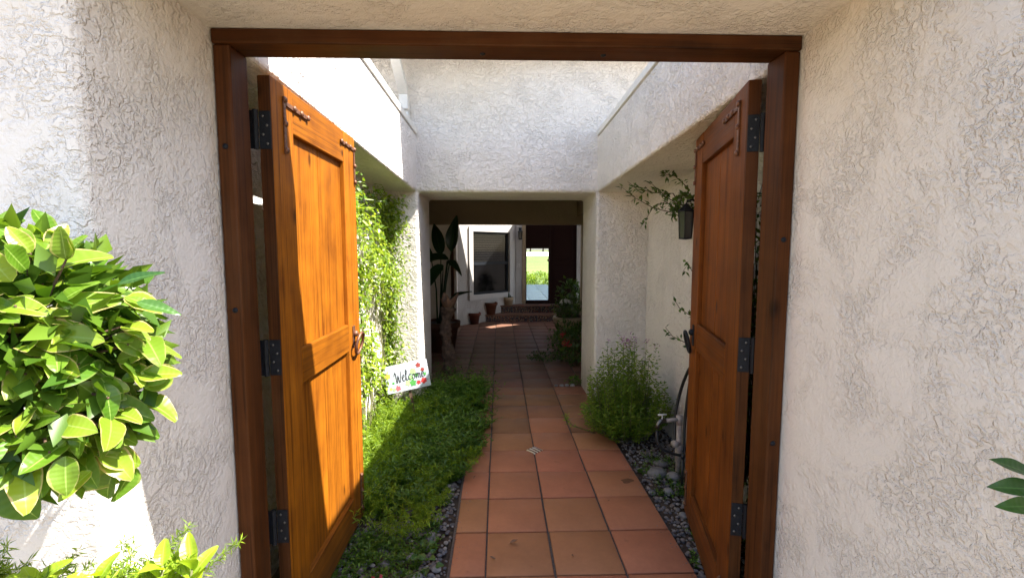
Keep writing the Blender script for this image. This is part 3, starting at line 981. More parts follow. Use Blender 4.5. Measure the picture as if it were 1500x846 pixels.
# hedge plant in the left bottom corner: lime shoots
lime = thing('lime_shrub', 'low shrub with bright lime leaf shoots at the foot of the left wall', 'shrub', (-0.66, 0.72, -0.02))
lleaves = bush_leaf_set(M['lime_leaf'], 5, 0.045, 0.062, (0.42, 0.52))
ls = MB()
for bx, by, bz, nn, sp in ((-0.555, 0.80, 0.875, 7, 0.9), (-0.60, 0.79, 0.845, 6, 1.2), (-0.685, 0.76, 0.85, 6, 1.2), (-0.77, 0.74, 0.86, 5, 1.2), (-0.725, 0.70, 0.82, 6, 1.3), (-0.64, 0.72, 0.80, 6, 1.3), (-0.58, 0.74, 0.79, 6, 1.3), (-0.81, 0.72, 0.83, 6, 1.3), (-0.68, 0.80, 0.80, 7, 1.3)):
    q = Vector((bx, by, bz + (0.045 if bx > -0.57 else 0.085))) - lime.location
    ls.tube([(R.uniform(-.02, .02), R.uniform(-.02, .02), 0), (q.x * 0.5, q.y * 0.5, q.z * 0.5), q], [0.007, 0.005, 0.002], 6)
    a0 = R.uniform(0, 6)
    for k in range(nn):
        a = a0 + k * 2.4
        d = Vector((math.cos(a) * sp * 0.7, math.sin(a) * sp * 0.7, R.uniform(0.5, 1.3)))
        put_leaf(R.choice(lleaves), lime, q - Vector((0, 0, 0.008 * k)), d, (-d.x * 0.5, -d.y * 0.5 - 0.4, 1.0), R.uniform(0.75, 1.1), R.uniform(-.3, .3))
ls.build('stems', M['stem'], lime, smooth=True)

def fern_clump(P0, n_fr, length, droop, seed, leafl=0.012, leafw=0.003, spread=1.0, per=34, up=0.9):
    """feathery fronds from P0: arrays of needle leaflets"""
    rr = np.random.RandomState(seed)
    Pn, Dn, Nn = [], [], []
    for f in range(n_fr):
        a = rr.uniform(0, 2 * np.pi)
        out = np.array([np.cos(a), np.sin(a), 0]) * spread * rr.uniform(0.25, 1)
        Lf = length * rr.uniform(0.6, 1.1)
        ts = np.linspace(0.18, 1, per)
        base = np.array(P0) + np.append(rr.normal(0, 0.015, 2), 0)
        for t in ts:
            p = base + out * Lf * t + np.array([0, 0, 1]) * Lf * (up * t - droop * t * t)
            for q in range(3):
                Pn.append(p)
                dd = rr.normal(size=3) * 0.8 + out * 0.5
                Dn.append(dd)
                Nn.append(rr.normal(size=3) + np.array([0, 0, 0.6]))
    n = len(Pn)
    return leaf_cloud(Pn, Dn, Nn, rr.uniform(0.7, 1.4, n) * leafl, leafw * rr.uniform(0.7, 1.3, n))

def merge(parts):
    Vs, Fs, o = [], [], 0
    for V, Fc in parts:
        Vs.append(V)
        Fs.append(Fc + o)
        o += len(V)
    return np.concatenate(Vs), np.concatenate(Fs)

fern = thing('feathery_fern', 'feathery green fern under the clipped bush in the corner', 'fern', (-0.80, 0.66, -0.02))
pt = []
for k, (x, y, z) in enumerate(((-0.03, 0.0, 0.78), (0.03, 0.05, 0.77), (-0.08, 0.08, 0.79), (0.09, 0.08, 0.76), (0.14, 0.10, 0.75), (-0.12, 0.02, 0.80), (0.18, 0.12, 0.76))):
    pt.append(fern_clump((x, y + 0.04, z + 0.11), 14, 0.13, 0.35, 40 + k, 0.017, 0.0022, 0.7, 26, 1.0))
V, Fc = merge(pt)
stuff(np_mesh('fronds', V, Fc, M['fern_leaf'], fern))
fs = MB()
for k in range(9):
    a = k * 0.7
    fs.tube([(0, 0, 0), (0.05 * math.cos(a), 0.05 * math.sin(a), 0.4), (0.10 * math.cos(a) + 0.02, 0.04 + 0.06 * math.sin(a), 0.80)], [0.006, 0.005, 0.003], 5)
fs.build('stems', M['stem'], fern, smooth=True)

# plant at the right edge
rsh = thing('pointed_leaf_shrub', 'shrub with pointed dark green leaves reaching in at the right edge of the wall', 'shrub', (0.875, 0.52, -0.02))
dleaves = [leaf_mesh('leaf', M['dark_leaf'], R.uniform(0.075, 0.09), R.uniform(0.026, 0.031), 0.12, 0.22, 0.85) for _ in range(4)]
st = MB().tube([(0, 0, 0), (0.0, 0.02, 0.6), (-0.02, 0.05, 1.05), (-0.015, 0.06, 1.18)], [0.012, 0.010, 0.006, 0.003], 6)
for (x, y, z), d in (((0.815, 0.65, 1.145), (-0.85, -0.1, 0.42)), ((0.812, 0.645, 1.128), (-0.95, -0.15, 0.18)), ((0.825, 0.65, 1.098), (-0.75, -0.15, 0.12)), ((0.86, 0.60, 1.16), (0.4, -0.4, 0.7)),
                     ((0.86, 0.58, 1.10), (0.3, -0.8, 0.3)), ((0.87, 0.57, 1.05), (0.1, -0.8, 0.3)), ((0.88, 0.57, 1.0), (-0.2, -0.8, 0.35)), ((0.88, 0.57, 0.95), (0.4, -0.7, 0.3)), ((0.87, 0.58, 0.9), (-0.5, -0.6, 0.2))):
    q = Vector((x, y, z)) - rsh.location
    put_leaf(R.choice(dleaves), rsh, q, d, (0.1, -0.65, 0.75), 1.0, R.uniform(-.2, .2))
    st.tube([(-0.012, 0.05, q.z - 0.05), q], [0.004, 0.002], 5)
st.build('stem', M['stem'], rsh, smooth=True)

# ------------------------------------------------------------------ vine on the left garden wall
vine = thing('climbing_vine', 'sunlit yellow green climbing vine covering the left garden wall', 'vine', (-1.05, 3.2, -0.03))
sm = MB()
for k in range(26):
    y = R.uniform(-0.65, 0.98)
    pts = []
    h = R.uniform(1.2, 1.9)
    for q in range(9):
        t = q / 8
        pts.append((0.012 + 0.02 * math.sin(t * 9 + k) + 0.02, y + 0.10 * math.sin(t * 5 + k * 2) + R.uniform(-.02, .02), t * h))
    sm.tube(pts, [0.006 - 0.004 * q / 8 for q in range(9)], 5)
sm.build('stems', M['stem'], vine, smooth=True)
Pv, Dv, Nv = [], [], []
rr = np.random.RandomState(3)
n_try = 23000
yy = rr.uniform(-0.72, 1.02, n_try)
zz = rr.uniform(0.05, 2.0, n_try)
ph = np.sin(yy * 9 + 1.6 * np.sin(zz * 6)) * 0.7 + np.sin(zz * 8.1 + yy * 5 + 1) * 0.7
dens = np.where(zz > 1.15, 0.72, np.where(zz > 0.75, 0.42, 0.30)) + 0.38 * ph
dens -= np.clip((zz - 1.85) * 4, 0, 1) * 0.6
keep = rr.uniform(0, 1, n_try) < dens * 0.46
yy, zz = yy[keep], zz[keep]
n = len(yy)
depth = 0.02 + rr.uniform(0, 1, n) ** 1.3 * np.where(zz > 1.1, 0.19, 0.08) * (0.6 + 0.5 * np.clip(ph[keep] if True else 0, -1, 1))
P = np.stack([depth, yy, zz], 1)
D = np.stack([rr.uniform(0.0, 0.8, n), rr.normal(0, 0.7, n), rr.uniform(-1.0, 0.35, n)], 1)
Nn = np.stack([rr.uniform(0.2, 1.0, n), rr.normal(-0.3, 0.4, n), rr.uniform(0.1, 0.9, n)], 1)
parts = [leaf_cloud(P, D, Nn, 0.022 + 0.045 * rr.uniform(0, 1, n) ** 1.6, 0.013 + 0.024 * rr.uniform(0, 1, n) ** 1.6)]
# the spill over the pillar face at the far end
n = 2600
zz = rr.uniform(0.25, 1.98, n)
xx = np.abs(rr.normal(0, 0.085, n)) * np.where(zz > 1.2, 1.15, 0.9) + 0.0
ok = xx < 0.25
P = np.stack([xx, 1.06 - 0.02 - rr.uniform(0, 0.09, n), zz], 1)[ok]
n = len(P)
D = np.stack([rr.normal(0.2, 0.6, n), rr.uniform(-0.7, 0, n), rr.uniform(-1.0, 0.4, n)], 1)
Nn = np.stack([rr.normal(0.3, 0.4, n), rr.uniform(-1.0, -0.2, n), rr.uniform(0, 0.9, n)], 1)
parts.append(leaf_cloud(P, D, Nn, rr.uniform(0.024, 0.045, n), rr.uniform(0.013, 0.022, n)))
V, Fc = merge(parts)
stuff(np_mesh('leaves', V, Fc, M['vine_leaf'], vine))

# ------------------------------------------------------------------ ground cover in the left bed
def sprigs(centers, seed, per_stem=16, leaf=(0.016, 0.03), wd=(0.004, 0.008), h=(0.10, 0.22), stems=26, rad=0.10, lean=0.7):
    rr = np.random.RandomState(seed)
    Pn, Dn, Nn = [], [], []
    for cx, cy, cz, sc in centers:
        for s_ in range(stems):
            a = rr.uniform(0, 2 * np.pi)
            r0 = rad * sc * np.sqrt(rr.uniform())
            b = np.array([cx + np.cos(a) * r0, cy + np.sin(a) * r0, cz])
            hh = rr.uniform(*h) * sc
            ln = np.array([np.cos(a), np.sin(a), 0]) * lean * rr.uniform(0.1, 1) + rr.normal(0, 0.2, 3) * [1, 1, 0]
            t = np.linspace(0.15, 1, per_stem)[:, None]
            p = b + np.array([0, 0, 1]) * hh * t + ln * hh * t * t
            k = rr.uniform(0, 2 * np.pi) + np.arange(per_stem) * 2.4
            d = np.stack([np.cos(k), np.sin(k), rr.uniform(0.1, 0.9, per_stem)], 1)
            Pn.append(p)
            Dn.append(d)
            Nn.append(np.stack([-np.cos(k) * .5, -np.sin(k) * .5, np.ones(per_stem)], 1) + rr.normal(0, 0.25, (per_stem, 3)))
    P, D, Q = np.concatenate(Pn), np.concatenate(Dn), np.concatenate(Nn)
    n = len(P)
    return leaf_cloud(P, D, Q, rr.uniform(*leaf, n), rr.uniform(*wd, n))

rr = np.random.RandomState(11)
cs_ = []
for k in range(150):
    y = rr.uniform(2.55, 4.75)
    xr = -0.15 if y > 3.2 else -0.30
    x = rr.uniform(-0.74, xr)
    if y > 4.3:
        x = rr.uniform(-0.72, -0.24)
    f = 0.50 + 0.30 * min(1, max(0, (y - 2.7) / 1.0)) + 0.34 * math.sin(x * 8 + y * 5) * math.sin(y * 7 - x * 4)
    if math.sin(x * 13 + y * 6) * math.sin(y * 9 - x * 5) < -0.38:
        continue
    cs_.append((x, y, -0.02, max(0.25, f * rr.uniform(0.7, 1.35))))
stuff_cover = np_mesh('ground_cover', *sprigs(cs_, 21, stems=22, per_stem=12, leaf=(0.030, 0.058), wd=(0.009, 0.016), h=(0.07, 0.27), rad=0.12, lean=1.0), M['cover_leaf'])
stuff(stuff_cover)
tag(stuff_cover, 'dense green ground cover spilling over the left edge of the tile path', 'ground cover')
# thin low weeds nearer the gate
cs_ = [(rr.uniform(-0.74, -0.34), rr.uniform(1.7, 2.9), -0.025, rr.uniform(0.3, 0.6)) for k in range(75)]
V1 = sprigs(cs_, 22, stems=11, per_stem=10, leaf=(0.012, 0.028), wd=(0.006, 0.012), h=(0.04, 0.14), rad=0.13, lean=1.0)
cs_ = [(rr.uniform(0.96, 1.34), rr.uniform(1.8, 3.2), -0.025, rr.uniform(0.3, 0.55)) for k in range(40)]
V2 = sprigs(cs_, 23, stems=9, per_stem=10, leaf=(0.010, 0.022), wd=(0.005, 0.009), h=(0.03, 0.12), rad=0.12, lean=1.0)
w_ = np_mesh('low_weeds', *merge([V1, V2]), M['cover_leaf'])
stuff(w_)
tag(w_, 'sparse low weeds growing between the pebbles beside the path', 'weeds')
# feathery bright fern mounds by the sunlit vine
ff = thing('feathery_fern', 'bright feathery fern mounds in the sun below the climbing vine', 'fern', (-0.9, 3.2, -0.03))
pt = []
for k in range(46):
    x = R.uniform(-0.13, 0.22)
    y = R.uniform(-0.75, 1.0)
    pt.append(fern_clump((x, y, 0.0), 13, R.uniform(0.22, 0.40), 0.35, 100 + k, 0.028, 0.0046, 0.6, 20, 1.0))
for k, (x, y) in enumerate(((0.42, -0.25), (0.52, -0.1), (0.36, -0.42), (0.50, -0.38), (0.30, -0.55), (0.40, 0.2), (0.30, 0.5), (0.62, 0.35), (0.55, 0.8), (0.25, 0.0), (0.66, -0.2), (0.28, -0.3), (0.30, -0.1), (0.32, 0.15), (0.26, 0.3), (0.36, 0.05), (0.45, -0.75), (0.38, -0.9), (0.5, -0.6), (0.34, 0.65), (0.42, 0.72), (0.0, 0.60), (0.10, 0.57), (-0.08, 0.55), (0.20, 0.6), (0.05, 0.5))):
    pt.append(fern_clump((x, y, 0.0), 15, 0.20 + 0.05 * (k % 3) + (0.14 if k > 22 else 0), 0.4, 300 + k, 0.028, 0.0046, 0.8, 20, 1.0))
V, Fc = merge(pt)
stuff(np_mesh('fronds', V, Fc, M['fern_leaf'], ff))

# ------------------------------------------------------------------ pebbles and rocks
def pebbles(name, spots, label):
    base_v, base_f = [], []
    bm = bmesh.new()
    bmesh.ops.create_icosphere(bm, subdivisions=1, radius=1)
    bv = np.array([v.co[:] for v in bm.verts])
    bf = np.array([[v.index for v in f.verts] for f in bm.faces])
    bm.free()
    Vs, Fs = [], []
    o = 0
    for x, y, z, r in spots:
        j = 1 + NR.uniform(-0.16, 0.16, (len(bv), 1))
        v = bv * j * r * np.array([NR.uniform(0.8, 1.4), NR.uniform(0.8, 1.2), NR.uniform(0.5, 0.8)])
        a = NR.uniform(0, 6.28)
        rot = np.array([[math.cos(a), -math.sin(a), 0], [math.sin(a), math.cos(a), 0], [0, 0, 1]])
        Vs.append(v @ rot.T + [x, y, z])
        Fs.append(bf + o)
        o += len(bv)
    ob = np_mesh(name, np.concatenate(Vs), np.concatenate(Fs), M['pebble'])
    ob.data.polygons.foreach_set('use_smooth', [True] * len(ob.data.polygons))
    md = ob.modifiers.new('smooth', 'SUBSURF')
    md.levels = md.render_levels = 1
    stuff(ob)
    return tag(ob, label, 'pebbles')
sp = []
for k in range(2300):
    y = NR.uniform(1.45, 3.0)
    x = NR.uniform(-1.0, -0.255)
    sp.append((x, y, -0.026 + NR.uniform(0, 0.012), NR.uniform(0.006, 0.017) * (1.3 if NR.uniform() < 0.12 else 1)))
pebbles('river_pebbles', sp, 'small grey river pebbles in the bed left of the path')
sp = []
for k in range(2400):
    y = NR.uniform(1.45, 4.1)
    x = NR.uniform(0.925, 1.38)
    sp.append((x, y, -0.026 + NR.uniform(0, 0.012), NR.uniform(0.006, 0.016) * (1.3 if NR.uniform() < 0.1 else 1)))
pebbles('river_pebbles', sp, 'small grey river pebbles in the bed right of the path')

sp = []
for k in range(420):
    y = NR.uniform(1.9, 4.8)
    e = abs(NR.normal(0, 0.035))
    if NR.uniform() < 0.5:
        sp.append((-0.236 + e, y, 0.001, NR.uniform(0.0012, 0.0042)))
    else:
        sp.append((0.905 - e, min(y, 4.2), 0.001, NR.uniform(0.0012, 0.0038)))
pebbles('grit', sp, 'scattered grit and soil crumbs along both edges of the tile path')

def rock(x, y, r, label, grp, sc=(1.2, 1.0, 0.6), mat='rock', z=-0.01):
    o = MB().ball((0, 0, 0), r, 2, 0.10, sc, Euler((0, 0, R.uniform(0, 6))).to_matrix()).build('rock', M[mat], None, smooth=True, loc=(x, y, z))
    return tag(o, label, 'rock', grp)
ORD = ['nearest', 'second nearest', 'third nearest', 'fourth nearest', 'fifth nearest', 'sixth nearest', 'seventh nearest', 'eighth nearest', 'ninth nearest', 'tenth nearest']
ls_ = sorted(((-0.52, 2.55, 0.042), (-0.36, 2.30, 0.030), (-0.44, 2.15, 0.027), (-0.30, 2.06, 0.024), (-0.55, 2.10, 0.024), (-0.38, 2.0, 0.028), (-0.47, 1.95, 0.030)), key=lambda q: q[1])
for k, (x, y, r) in enumerate(ls_):
    rock(x, y, r, ('largest pale grey stone among the weeds by the left gate leaf' if r > 0.04 else ORD[k] + ' to the gate of the grey stones left of the path'), 'stones in the left bed')
ls_ = sorted(((1.06, 2.95, 0.060), (1.15, 2.90, 0.045), (1.05, 2.72, 0.030), (1.10, 2.52, 0.026), (1.20, 2.78, 0.030), (1.04, 2.46, 0.022), (1.11, 2.36, 0.028), (1.07, 2.25, 0.024), (1.13, 3.08, 0.04)), key=lambda q: q[1])
for k, (x, y, r) in enumerate(ls_):
    rock(x, y, r, ('largest grey rock beside the path by the standpipe foot' if r > 0.05 else ORD[k] + ' to the gate of the grey stones right of the path'), 'stones in the right bed')
for k, (x, y, r) in enumerate(((0.62, 4.905, 0.018), (0.68, 4.90, 0.022), (0.74, 4.91, 0.020), (0.80, 4.90, 0.024))):
    rock(x, y, r, ['leftmost', 'second from the left', 'second from the right', 'rightmost'][k] + ' of the small stones across the passage threshold', 'stones at the passage threshold', (1.2, 0.9, 0.8), z=0.006)

# ------------------------------------------------------------------ sage bush by the right wall
sage = thing('flowering_sage_bush', 'airy green bush with small purple flowers at the right edge of the path', 'bush', (1.02, 3.55, -0.03))
rr = np.random.RandomState(31)
Pn, Dn, Nn = [], [], []
stm = MB()
tips = []
for k in range(330):
    a = rr.uniform(0, 2 * np.pi)
    e = rr.uniform(0.0, 1.0)
    out = np.array([math.cos(a), math.sin(a) * 0.8, 0]) * (0.34 * math.sqrt(e))
    top = 0.84 * (1 - 0.62 * e) * rr.uniform(0.45, 1.1)
    if out[0] > 0.12:
        out[0] = 0.12 + (out[0] - 0.12) * 0.7
    b = np.array([rr.normal(0, 0.05), rr.normal(0, 0.05), 0])
    tip = b + out + [0, 0, top]
    t = np.linspace(0.22, 1, 34)[:, None]
    p = b + (tip - b) * t + out * 0.35 * np.sin(t * np.pi)
    kk = rr.uniform(0, 6) + np.arange(34) * 2.4
    d = np.stack([np.cos(kk), np.sin(kk), rr.uniform(0.0, 0.9, 34)], 1)
    Pn.append(p + rr.normal(0, 0.006, p.shape))
    Dn.append(d)
    Nn.append(np.stack([-np.cos(kk) * .5, -np.sin(kk) * .5 - 0.2, np.ones(34)], 1) + rr.normal(0, 0.3, (34, 3)))
    tips.append(tip)
    if k % 3 == 0:
        stm.tube([tuple(b), tuple(b + (tip - b) * 0.5 + out * 0.35), tuple(tip)], [0.004, 0.003, 0.0012], 4)
P, D, Q = np.concatenate(Pn), np.concatenate(Dn), np.concatenate(Nn)
n = len(P)
stuff(np_mesh('leaves', *leaf_cloud(P, D, Q, rr.uniform(0.024, 0.046, n), rr.uniform(0.009, 0.017, n)), M['sage_leaf'], sage))
stm.build('stems', M['stem'], sage, smooth=True)
tips.sort(key=lambda t: -t[2])
Pn, Dn = [], []
for t in tips[:16]:
    for q in range(11):
        Pn.append(t + rr.normal(0, 0.010, 3) * [1, 1, 1.4])
        Dn.append(rr.normal(size=3) + [0, 0, 0.5])
n = len(Pn)
stuff(np_mesh('flowers', *leaf_cloud(Pn, Dn, rr.normal(size=(n, 3)), np.full(n, 0.011), np.full(n, 0.008)), M['purple'], sage))

# ------------------------------------------------------------------ vine and lantern on the right garden wall
lan = thing('wall_lantern', 'black iron wall lantern under the vine on the right garden wall', 'lantern', (1.385, 3.17, 1.72))
b = MB()
b.box((-0.014, -0.04, -0.06), (0.0, 0.04, 0.10))
b.build('back_plate', M['iron'], lan, bevel=0.003)
b = MB()
b.tube([(-0.01, 0, 0.07), (-0.05, 0, 0.11), (-0.09, 0, 0.10), (-0.095, 0, 0.075)], 0.006, 8)
b.build('arm', M['iron'], lan, smooth=True)
b = MB()
b.lathe([(0.001, 0.085), (0.012, 0.08), (0.02, 0.066), (0.062, 0.03), (0.062, 0.024), (0.001, 0.026)], 6, (-0.095, 0, 0))
b.build('cap', M['iron'], lan)
b = MB()
b.lathe([(0.052, 0.024), (0.043, -0.150)], 6, (-0.095, 0, 0))
b.build('glass', M['lantern_glass'], lan)
b = MB()
for k in range(6):
    a = 2 * math.pi * k / 6
    b.tube([(-0.095 + 0.053 * math.cos(a), 0.053 * math.sin(a), 0.026), (-0.095 + 0.044 * math.cos(a), 0.044 * math.sin(a), -0.152)], 0.0035, 5)
b.lathe([(0.001, -0.150), (0.047, -0.150), (0.047, -0.160), (0.001, -0.166)], 6, (-0.095, 0, 0))
b.build('cage', M['iron'], lan)

rv = thing('climbing_vine', 'straggly dark green climbing vine around the wall lantern on the right', 'vine', (1.38, 2.6, -0.03))
sv = MB()
Pn, Dn, Nn = [], [], []
rr = np.random.RandomState(8)
def shoot(pts, nl, lsz, spread=0.03):
    pts = [np.array(p, float) for p in pts]
    sv.tube([tuple(p) for p in pts], [0.0045 - 0.003 * i / (len(pts) - 1) for i in range(len(pts))], 5)
    for k in range(nl):
        t = rr.uniform(0, len(pts) - 1.001)
        i = int(t)
        p = pts[i] + (pts[i + 1] - pts[i]) * (t - i)
        Pn.append(p + rr.normal(0, spread * 0.3, 3))
        Dn.append((pts[i + 1] - pts[i]) / np.linalg.norm(pts[i + 1] - pts[i]) * 0.7 + rr.normal(0, 0.7, 3))
        Nn.append(rr.normal(0, 0.5, 3) + [-0.4, -0.4, 0.7])
# local coords: x<0 out from the wall, y along, z up
for pts, nl in (([(-0.02, 0.70, 1.72), (-0.12, 0.74, 1.92), (-0.24, 0.78, 1.93), (-0.36, 0.82, 1.96), (-0.42, 0.86, 2.02)], 60),
                ([(-0.02, 0.66, 1.70), (-0.12, 0.72, 1.78), (-0.24, 0.80, 1.82), (-0.36, 0.86, 1.90), (-0.46, 0.90, 1.99)], 60),
                ([(-0.02, 0.60, 1.75), (-0.06, 0.64, 1.95), (-0.14, 0.66, 2.03), (-0.22, 0.68, 2.05)], 60),
                ([(-0.02, 0.68, 1.60), (-0.10, 0.70, 1.80), (-0.18, 0.72, 1.86), (-0.27, 0.72, 1.82), (-0.33, 0.76, 1.70)], 50),
                ([(-0.03, 0.62, 1.80), (-0.12, 0.66, 1.84), (-0.20, 0.70, 1.90), (-0.30, 0.72, 2.0)], 60),
                ([(-0.02, 0.60, 1.85), (-0.09, 0.62, 1.90), (-0.13, 0.64, 1.83), (-0.15, 0.66, 1.74)], 90),
                ([(-0.02, 0.4, 0.9), (-0.04, 0.50, 1.05), (-0.10, 0.60, 1.1), (-0.12, 0.66, 1.16)], 16),
                ([(-0.02, 0.4, 0.7), (-0.04, 0.55, 0.85), (-0.14, 0.62, 0.9), (-0.18, 0.66, 0.96)], 14),
                ([(-0.02, 0.4, 1.2), (-0.04, 0.52, 1.34), (-0.06, 0.58, 1.42), (-0.08, 0.62, 1.36)], 14)):
    shoot(pts, nl, 0.03)
for k in range(105):
    y0 = rr.uniform(-0.75, 0.25) if k < 50 else rr.uniform(-0.48, 0.02)
    z0 = rr.uniform(0.0, 0.9)
    pts = [(-0.02, y0, z0)]
    for q in range(5):
        l = pts[-1]
        pts.append((min(-0.012, l[0] + rr.uniform(-0.035, 0.02)), l[1] + rr.uniform(-0.07, 0.07), l[2] + rr.uniform(0.10, 0.28)))
    shoot(pts, 30, 0.03, 0.10)
n = len(Pn)
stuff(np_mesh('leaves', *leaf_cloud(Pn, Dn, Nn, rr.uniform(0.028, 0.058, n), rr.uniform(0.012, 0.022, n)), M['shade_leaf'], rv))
sv.build('stems', M['bark'], rv, smooth=True)

# ------------------------------------------------------------------ standpipe and hose
pp = thing('standpipe', 'pale painted standpipe with a brass tap beside the right gate leaf', 'standpipe', (1.20, 2.95, -0.03))
MB().tube([(0, 0, 0), (0, 0, 0.40)], 0.0165, 14).build('pipe', M['pvc'], pp, smooth=True)
MB().tube([(0, 0, 0.10), (0, 0, 0.22)], 0.0215, 14).build('pipe_collar', M['pvc'], pp, smooth=True)
MB().tube([(0, 0, 0.355), (0, 0, 0.415)], 0.0215, 14).build('pipe_collar', M['pvc'], pp, smooth=True)
MB().tube([(-0.045, -0.01, 0.225), (0, 0, 0.225)], 0.022, 12).build('pipe_cap', M['pvc'], pp, smooth=True)
MB().tube([(0.0, 0, 0.39), (-0.10, -0.02, 0.39)], 0.013, 12).build('pipe_arm', M['pvc'], pp, smooth=True)
tp = MB().tube([(-0.10, -0.02, 0.39), (-0.135, -0.025, 0.39), (-0.155, -0.03, 0.37), (-0.16, -0.03, 0.345)], [0.014, 0.015, 0.013, 0.013], 12).build('tap', M['screw'], pp, smooth=True)
MB().tube([(-0.125, -0.023, 0.40), (-0.125, -0.023, 0.43)], 0.005, 8).tube([(-0.155, -0.028, 0.432), (-0.095, -0.018, 0.432)], 0.006, 8).build('tap_handle', M['white_paint'], tp, smooth=True)
hz = MB()
pts = [(1.04, 2.92, 0.30), (1.035, 2.90, 0.24), (1.06, 2.88, 0.19), (1.13, 2.87, 0.16), (1.20, 2.87, 0.145), (1.26, 2.88, 0.14)]
hz.tube(pts, 0.010, 8)
for k in range(5):
    cy, cz = 2.80 - 0.14 * k * 0.6, 0.40 + 0.01 * k
    ax = 1.24 + 0.015 * k
    rad = 0.30 + 0.02 * (k % 3)
    loop = [(ax + 0.03 * math.sin(a * 2 + k), cy + rad * math.cos(a), cz + (rad + 0.07) * math.sin(a)) for a in [2 * math.pi * i / 36 for i in range(36)]]
    hz.tube(loop, 0.011, 8, closed=True)
tag(hz.build('garden_hose', M['hose'], None, smooth=True), 'coiled black garden hose between the right gate leaf and the wall', 'hose')
spr = MB().tube([(0, 0, -0.03), (0, 0, 0.17)], 0.009, 8).tube([(0, 0, 0.17), (0, 0, 0.195)], [0.013, 0.010], 8)
tag(spr.build('sprinkler_riser', M['hose'], None, smooth=True, loc=(1.16, 2.78, 0)), 'thin black sprinkler riser standing in the right pebble bed', 'sprinkler')

# ------------------------------------------------------------------ welcome sign
def V3(x, y, z):
    return Vector((x, y, z))
TL, TRi, BR, BLf = V3(-1.000, 3.92, 0.475), V3(-0.640, 3.98, 0.538), V3(-0.606, 3.94, 0.335), V3(-0.985, 3.87, 0.245)
sx = (TRi - TL).normalized()
sn = sx.cross((TL - BLf).normalized()).normalized()
if sn.y > 0:
    sn = -sn
sz = sn.cross(sx).normalized()
if sz.z < 0:
    sz = -sz
SW, SH = (TRi - TL).length, 0.235
sign = thing('welcome_sign', 'white painted wooden sign reading Welcome with cactus and red flowers', 'sign', tuple(TL - sz * SH))
SM = Matrix((sx, -sn, sz)).transposed().to_4x4()
sign.rotation_euler = SM.to_euler()
signmat = plain('sign_white_paint', (0.42, 0.46, 0.52), 0.75, var=0.15, scale=12)
for k in range(4):
    z0 = SH / 4 * k
    MB().box((0, -0.008, z0 + 0.0012), (SW, 0.008, z0 + SH / 4 - 0.0012)).build('board', signmat, sign, bevel=0.0015)
ink = plain('black_ink', (0.012, 0.012, 0.016), 0.6, var=0.1)
def word(strokes, ox, oz, sc, rad, name):
    b = MB()
    for stp_ in strokes:
        pts = [(ox + x * sc, -0.0095, oz + z * sc) for x, z in stp_]
        fine = []
        for i in range(len(pts) - 1):
            p0 = pts[max(0, i - 1)]; p1 = pts[i]; p2 = pts[i + 1]; p3 = pts[min(len(pts) - 1, i + 2)]
            for q in range(4):
                t = q / 4
                fine.append(tuple(0.5 * (2 * b_ + (c_ - a_) * t + (2 * a_ - 5 * b_ + 4 * c_ - d_) * t * t + (3 * b_ - a_ - 3 * c_ + d_) * t ** 3) for a_, b_, c_, d_ in zip(p0, p1, p2, p3)))
        fine.append(pts[-1])
        b.tube(fine, rad, 5)
    return b.build(name, ink, sign, smooth=True)
Wd = [[(-0.15, 0.9), (0.0, 1.35), (0.12, 1.1), (0.12, 0.1), (0.22, -0.1), (0.42, 0.9), (0.5, 0.1), (0.62, -0.05), (0.95, 1.4)],
      [(0.95, 0.42), (1.2, 0.5), (1.3, 0.75), (1.15, 0.85), (1.0, 0.55), (1.05, 0.1), (1.25, 0.0), (1.45, 0.3), (1.72, 1.2), (1.66, 1.45), (1.55, 1.3), (1.55, 0.15), (1.68, 0.0), (1.82, 0.2)],
      [(2.25, 0.65), (2.1, 0.78), (1.92, 0.5), (1.97, 0.1), (2.15, 0.0), (2.35, 0.2)],
      [(2.62, 0.72), (2.42, 0.55), (2.45, 0.12), (2.62, 0.0), (2.80, 0.3), (2.72, 0.66), (2.62, 0.72), (2.78, 0.6), (2.95, 0.65)],
      [(3.0, 0.75), (3.02, 0.0), (3.05, 0.5), (3.2, 0.75), (3.28, 0.5), (3.28, 0.0), (3.32, 0.5), (3.46, 0.75), (3.55, 0.5), (3.56, 0.05), (3.7, 0.1)],
      [(3.75, 0.4), (4.02, 0.5), (4.1, 0.72), (3.95, 0.82), (3.8, 0.5), (3.86, 0.1), (4.05, 0.0), (4.25, 0.25)]]
word(Wd, 0.085, 0.088, 0.059, 0.0028, 'lettering')
def flat(name, mat, pts, y=-0.0093, th=0.0016):
    return MB().prism([(a, b_) for a, b_ in pts], 1, y, y + th).build(name, mat, sign)
def disc(cx, cz, r, n=10, pet=0.0, ph=0.0):
    return [(cx + r * (1 + pet * math.cos(5 * a)) * math.cos(a + ph), cz + r * (1 + pet * math.cos(5 * a)) * math.sin(a + ph)) for a in [2 * math.pi * i / (n * 2) for i in range(n * 2)]]
paint = {k: plain('sign_paint_' + k, c, 0.6, var=0.15, bmp=0) for k, c in dict(red=(0.55, 0.03, 0.03), orange=(0.75, 0.30, 0.05), pink=(0.70, 0.10, 0.12), green=(0.06, 0.26, 0.05), pale_green=(0.30, 0.50, 0.20), maroon=(0.26, 0.04, 0.03), yellow=(0.75, 0.6, 0.1)).items()}
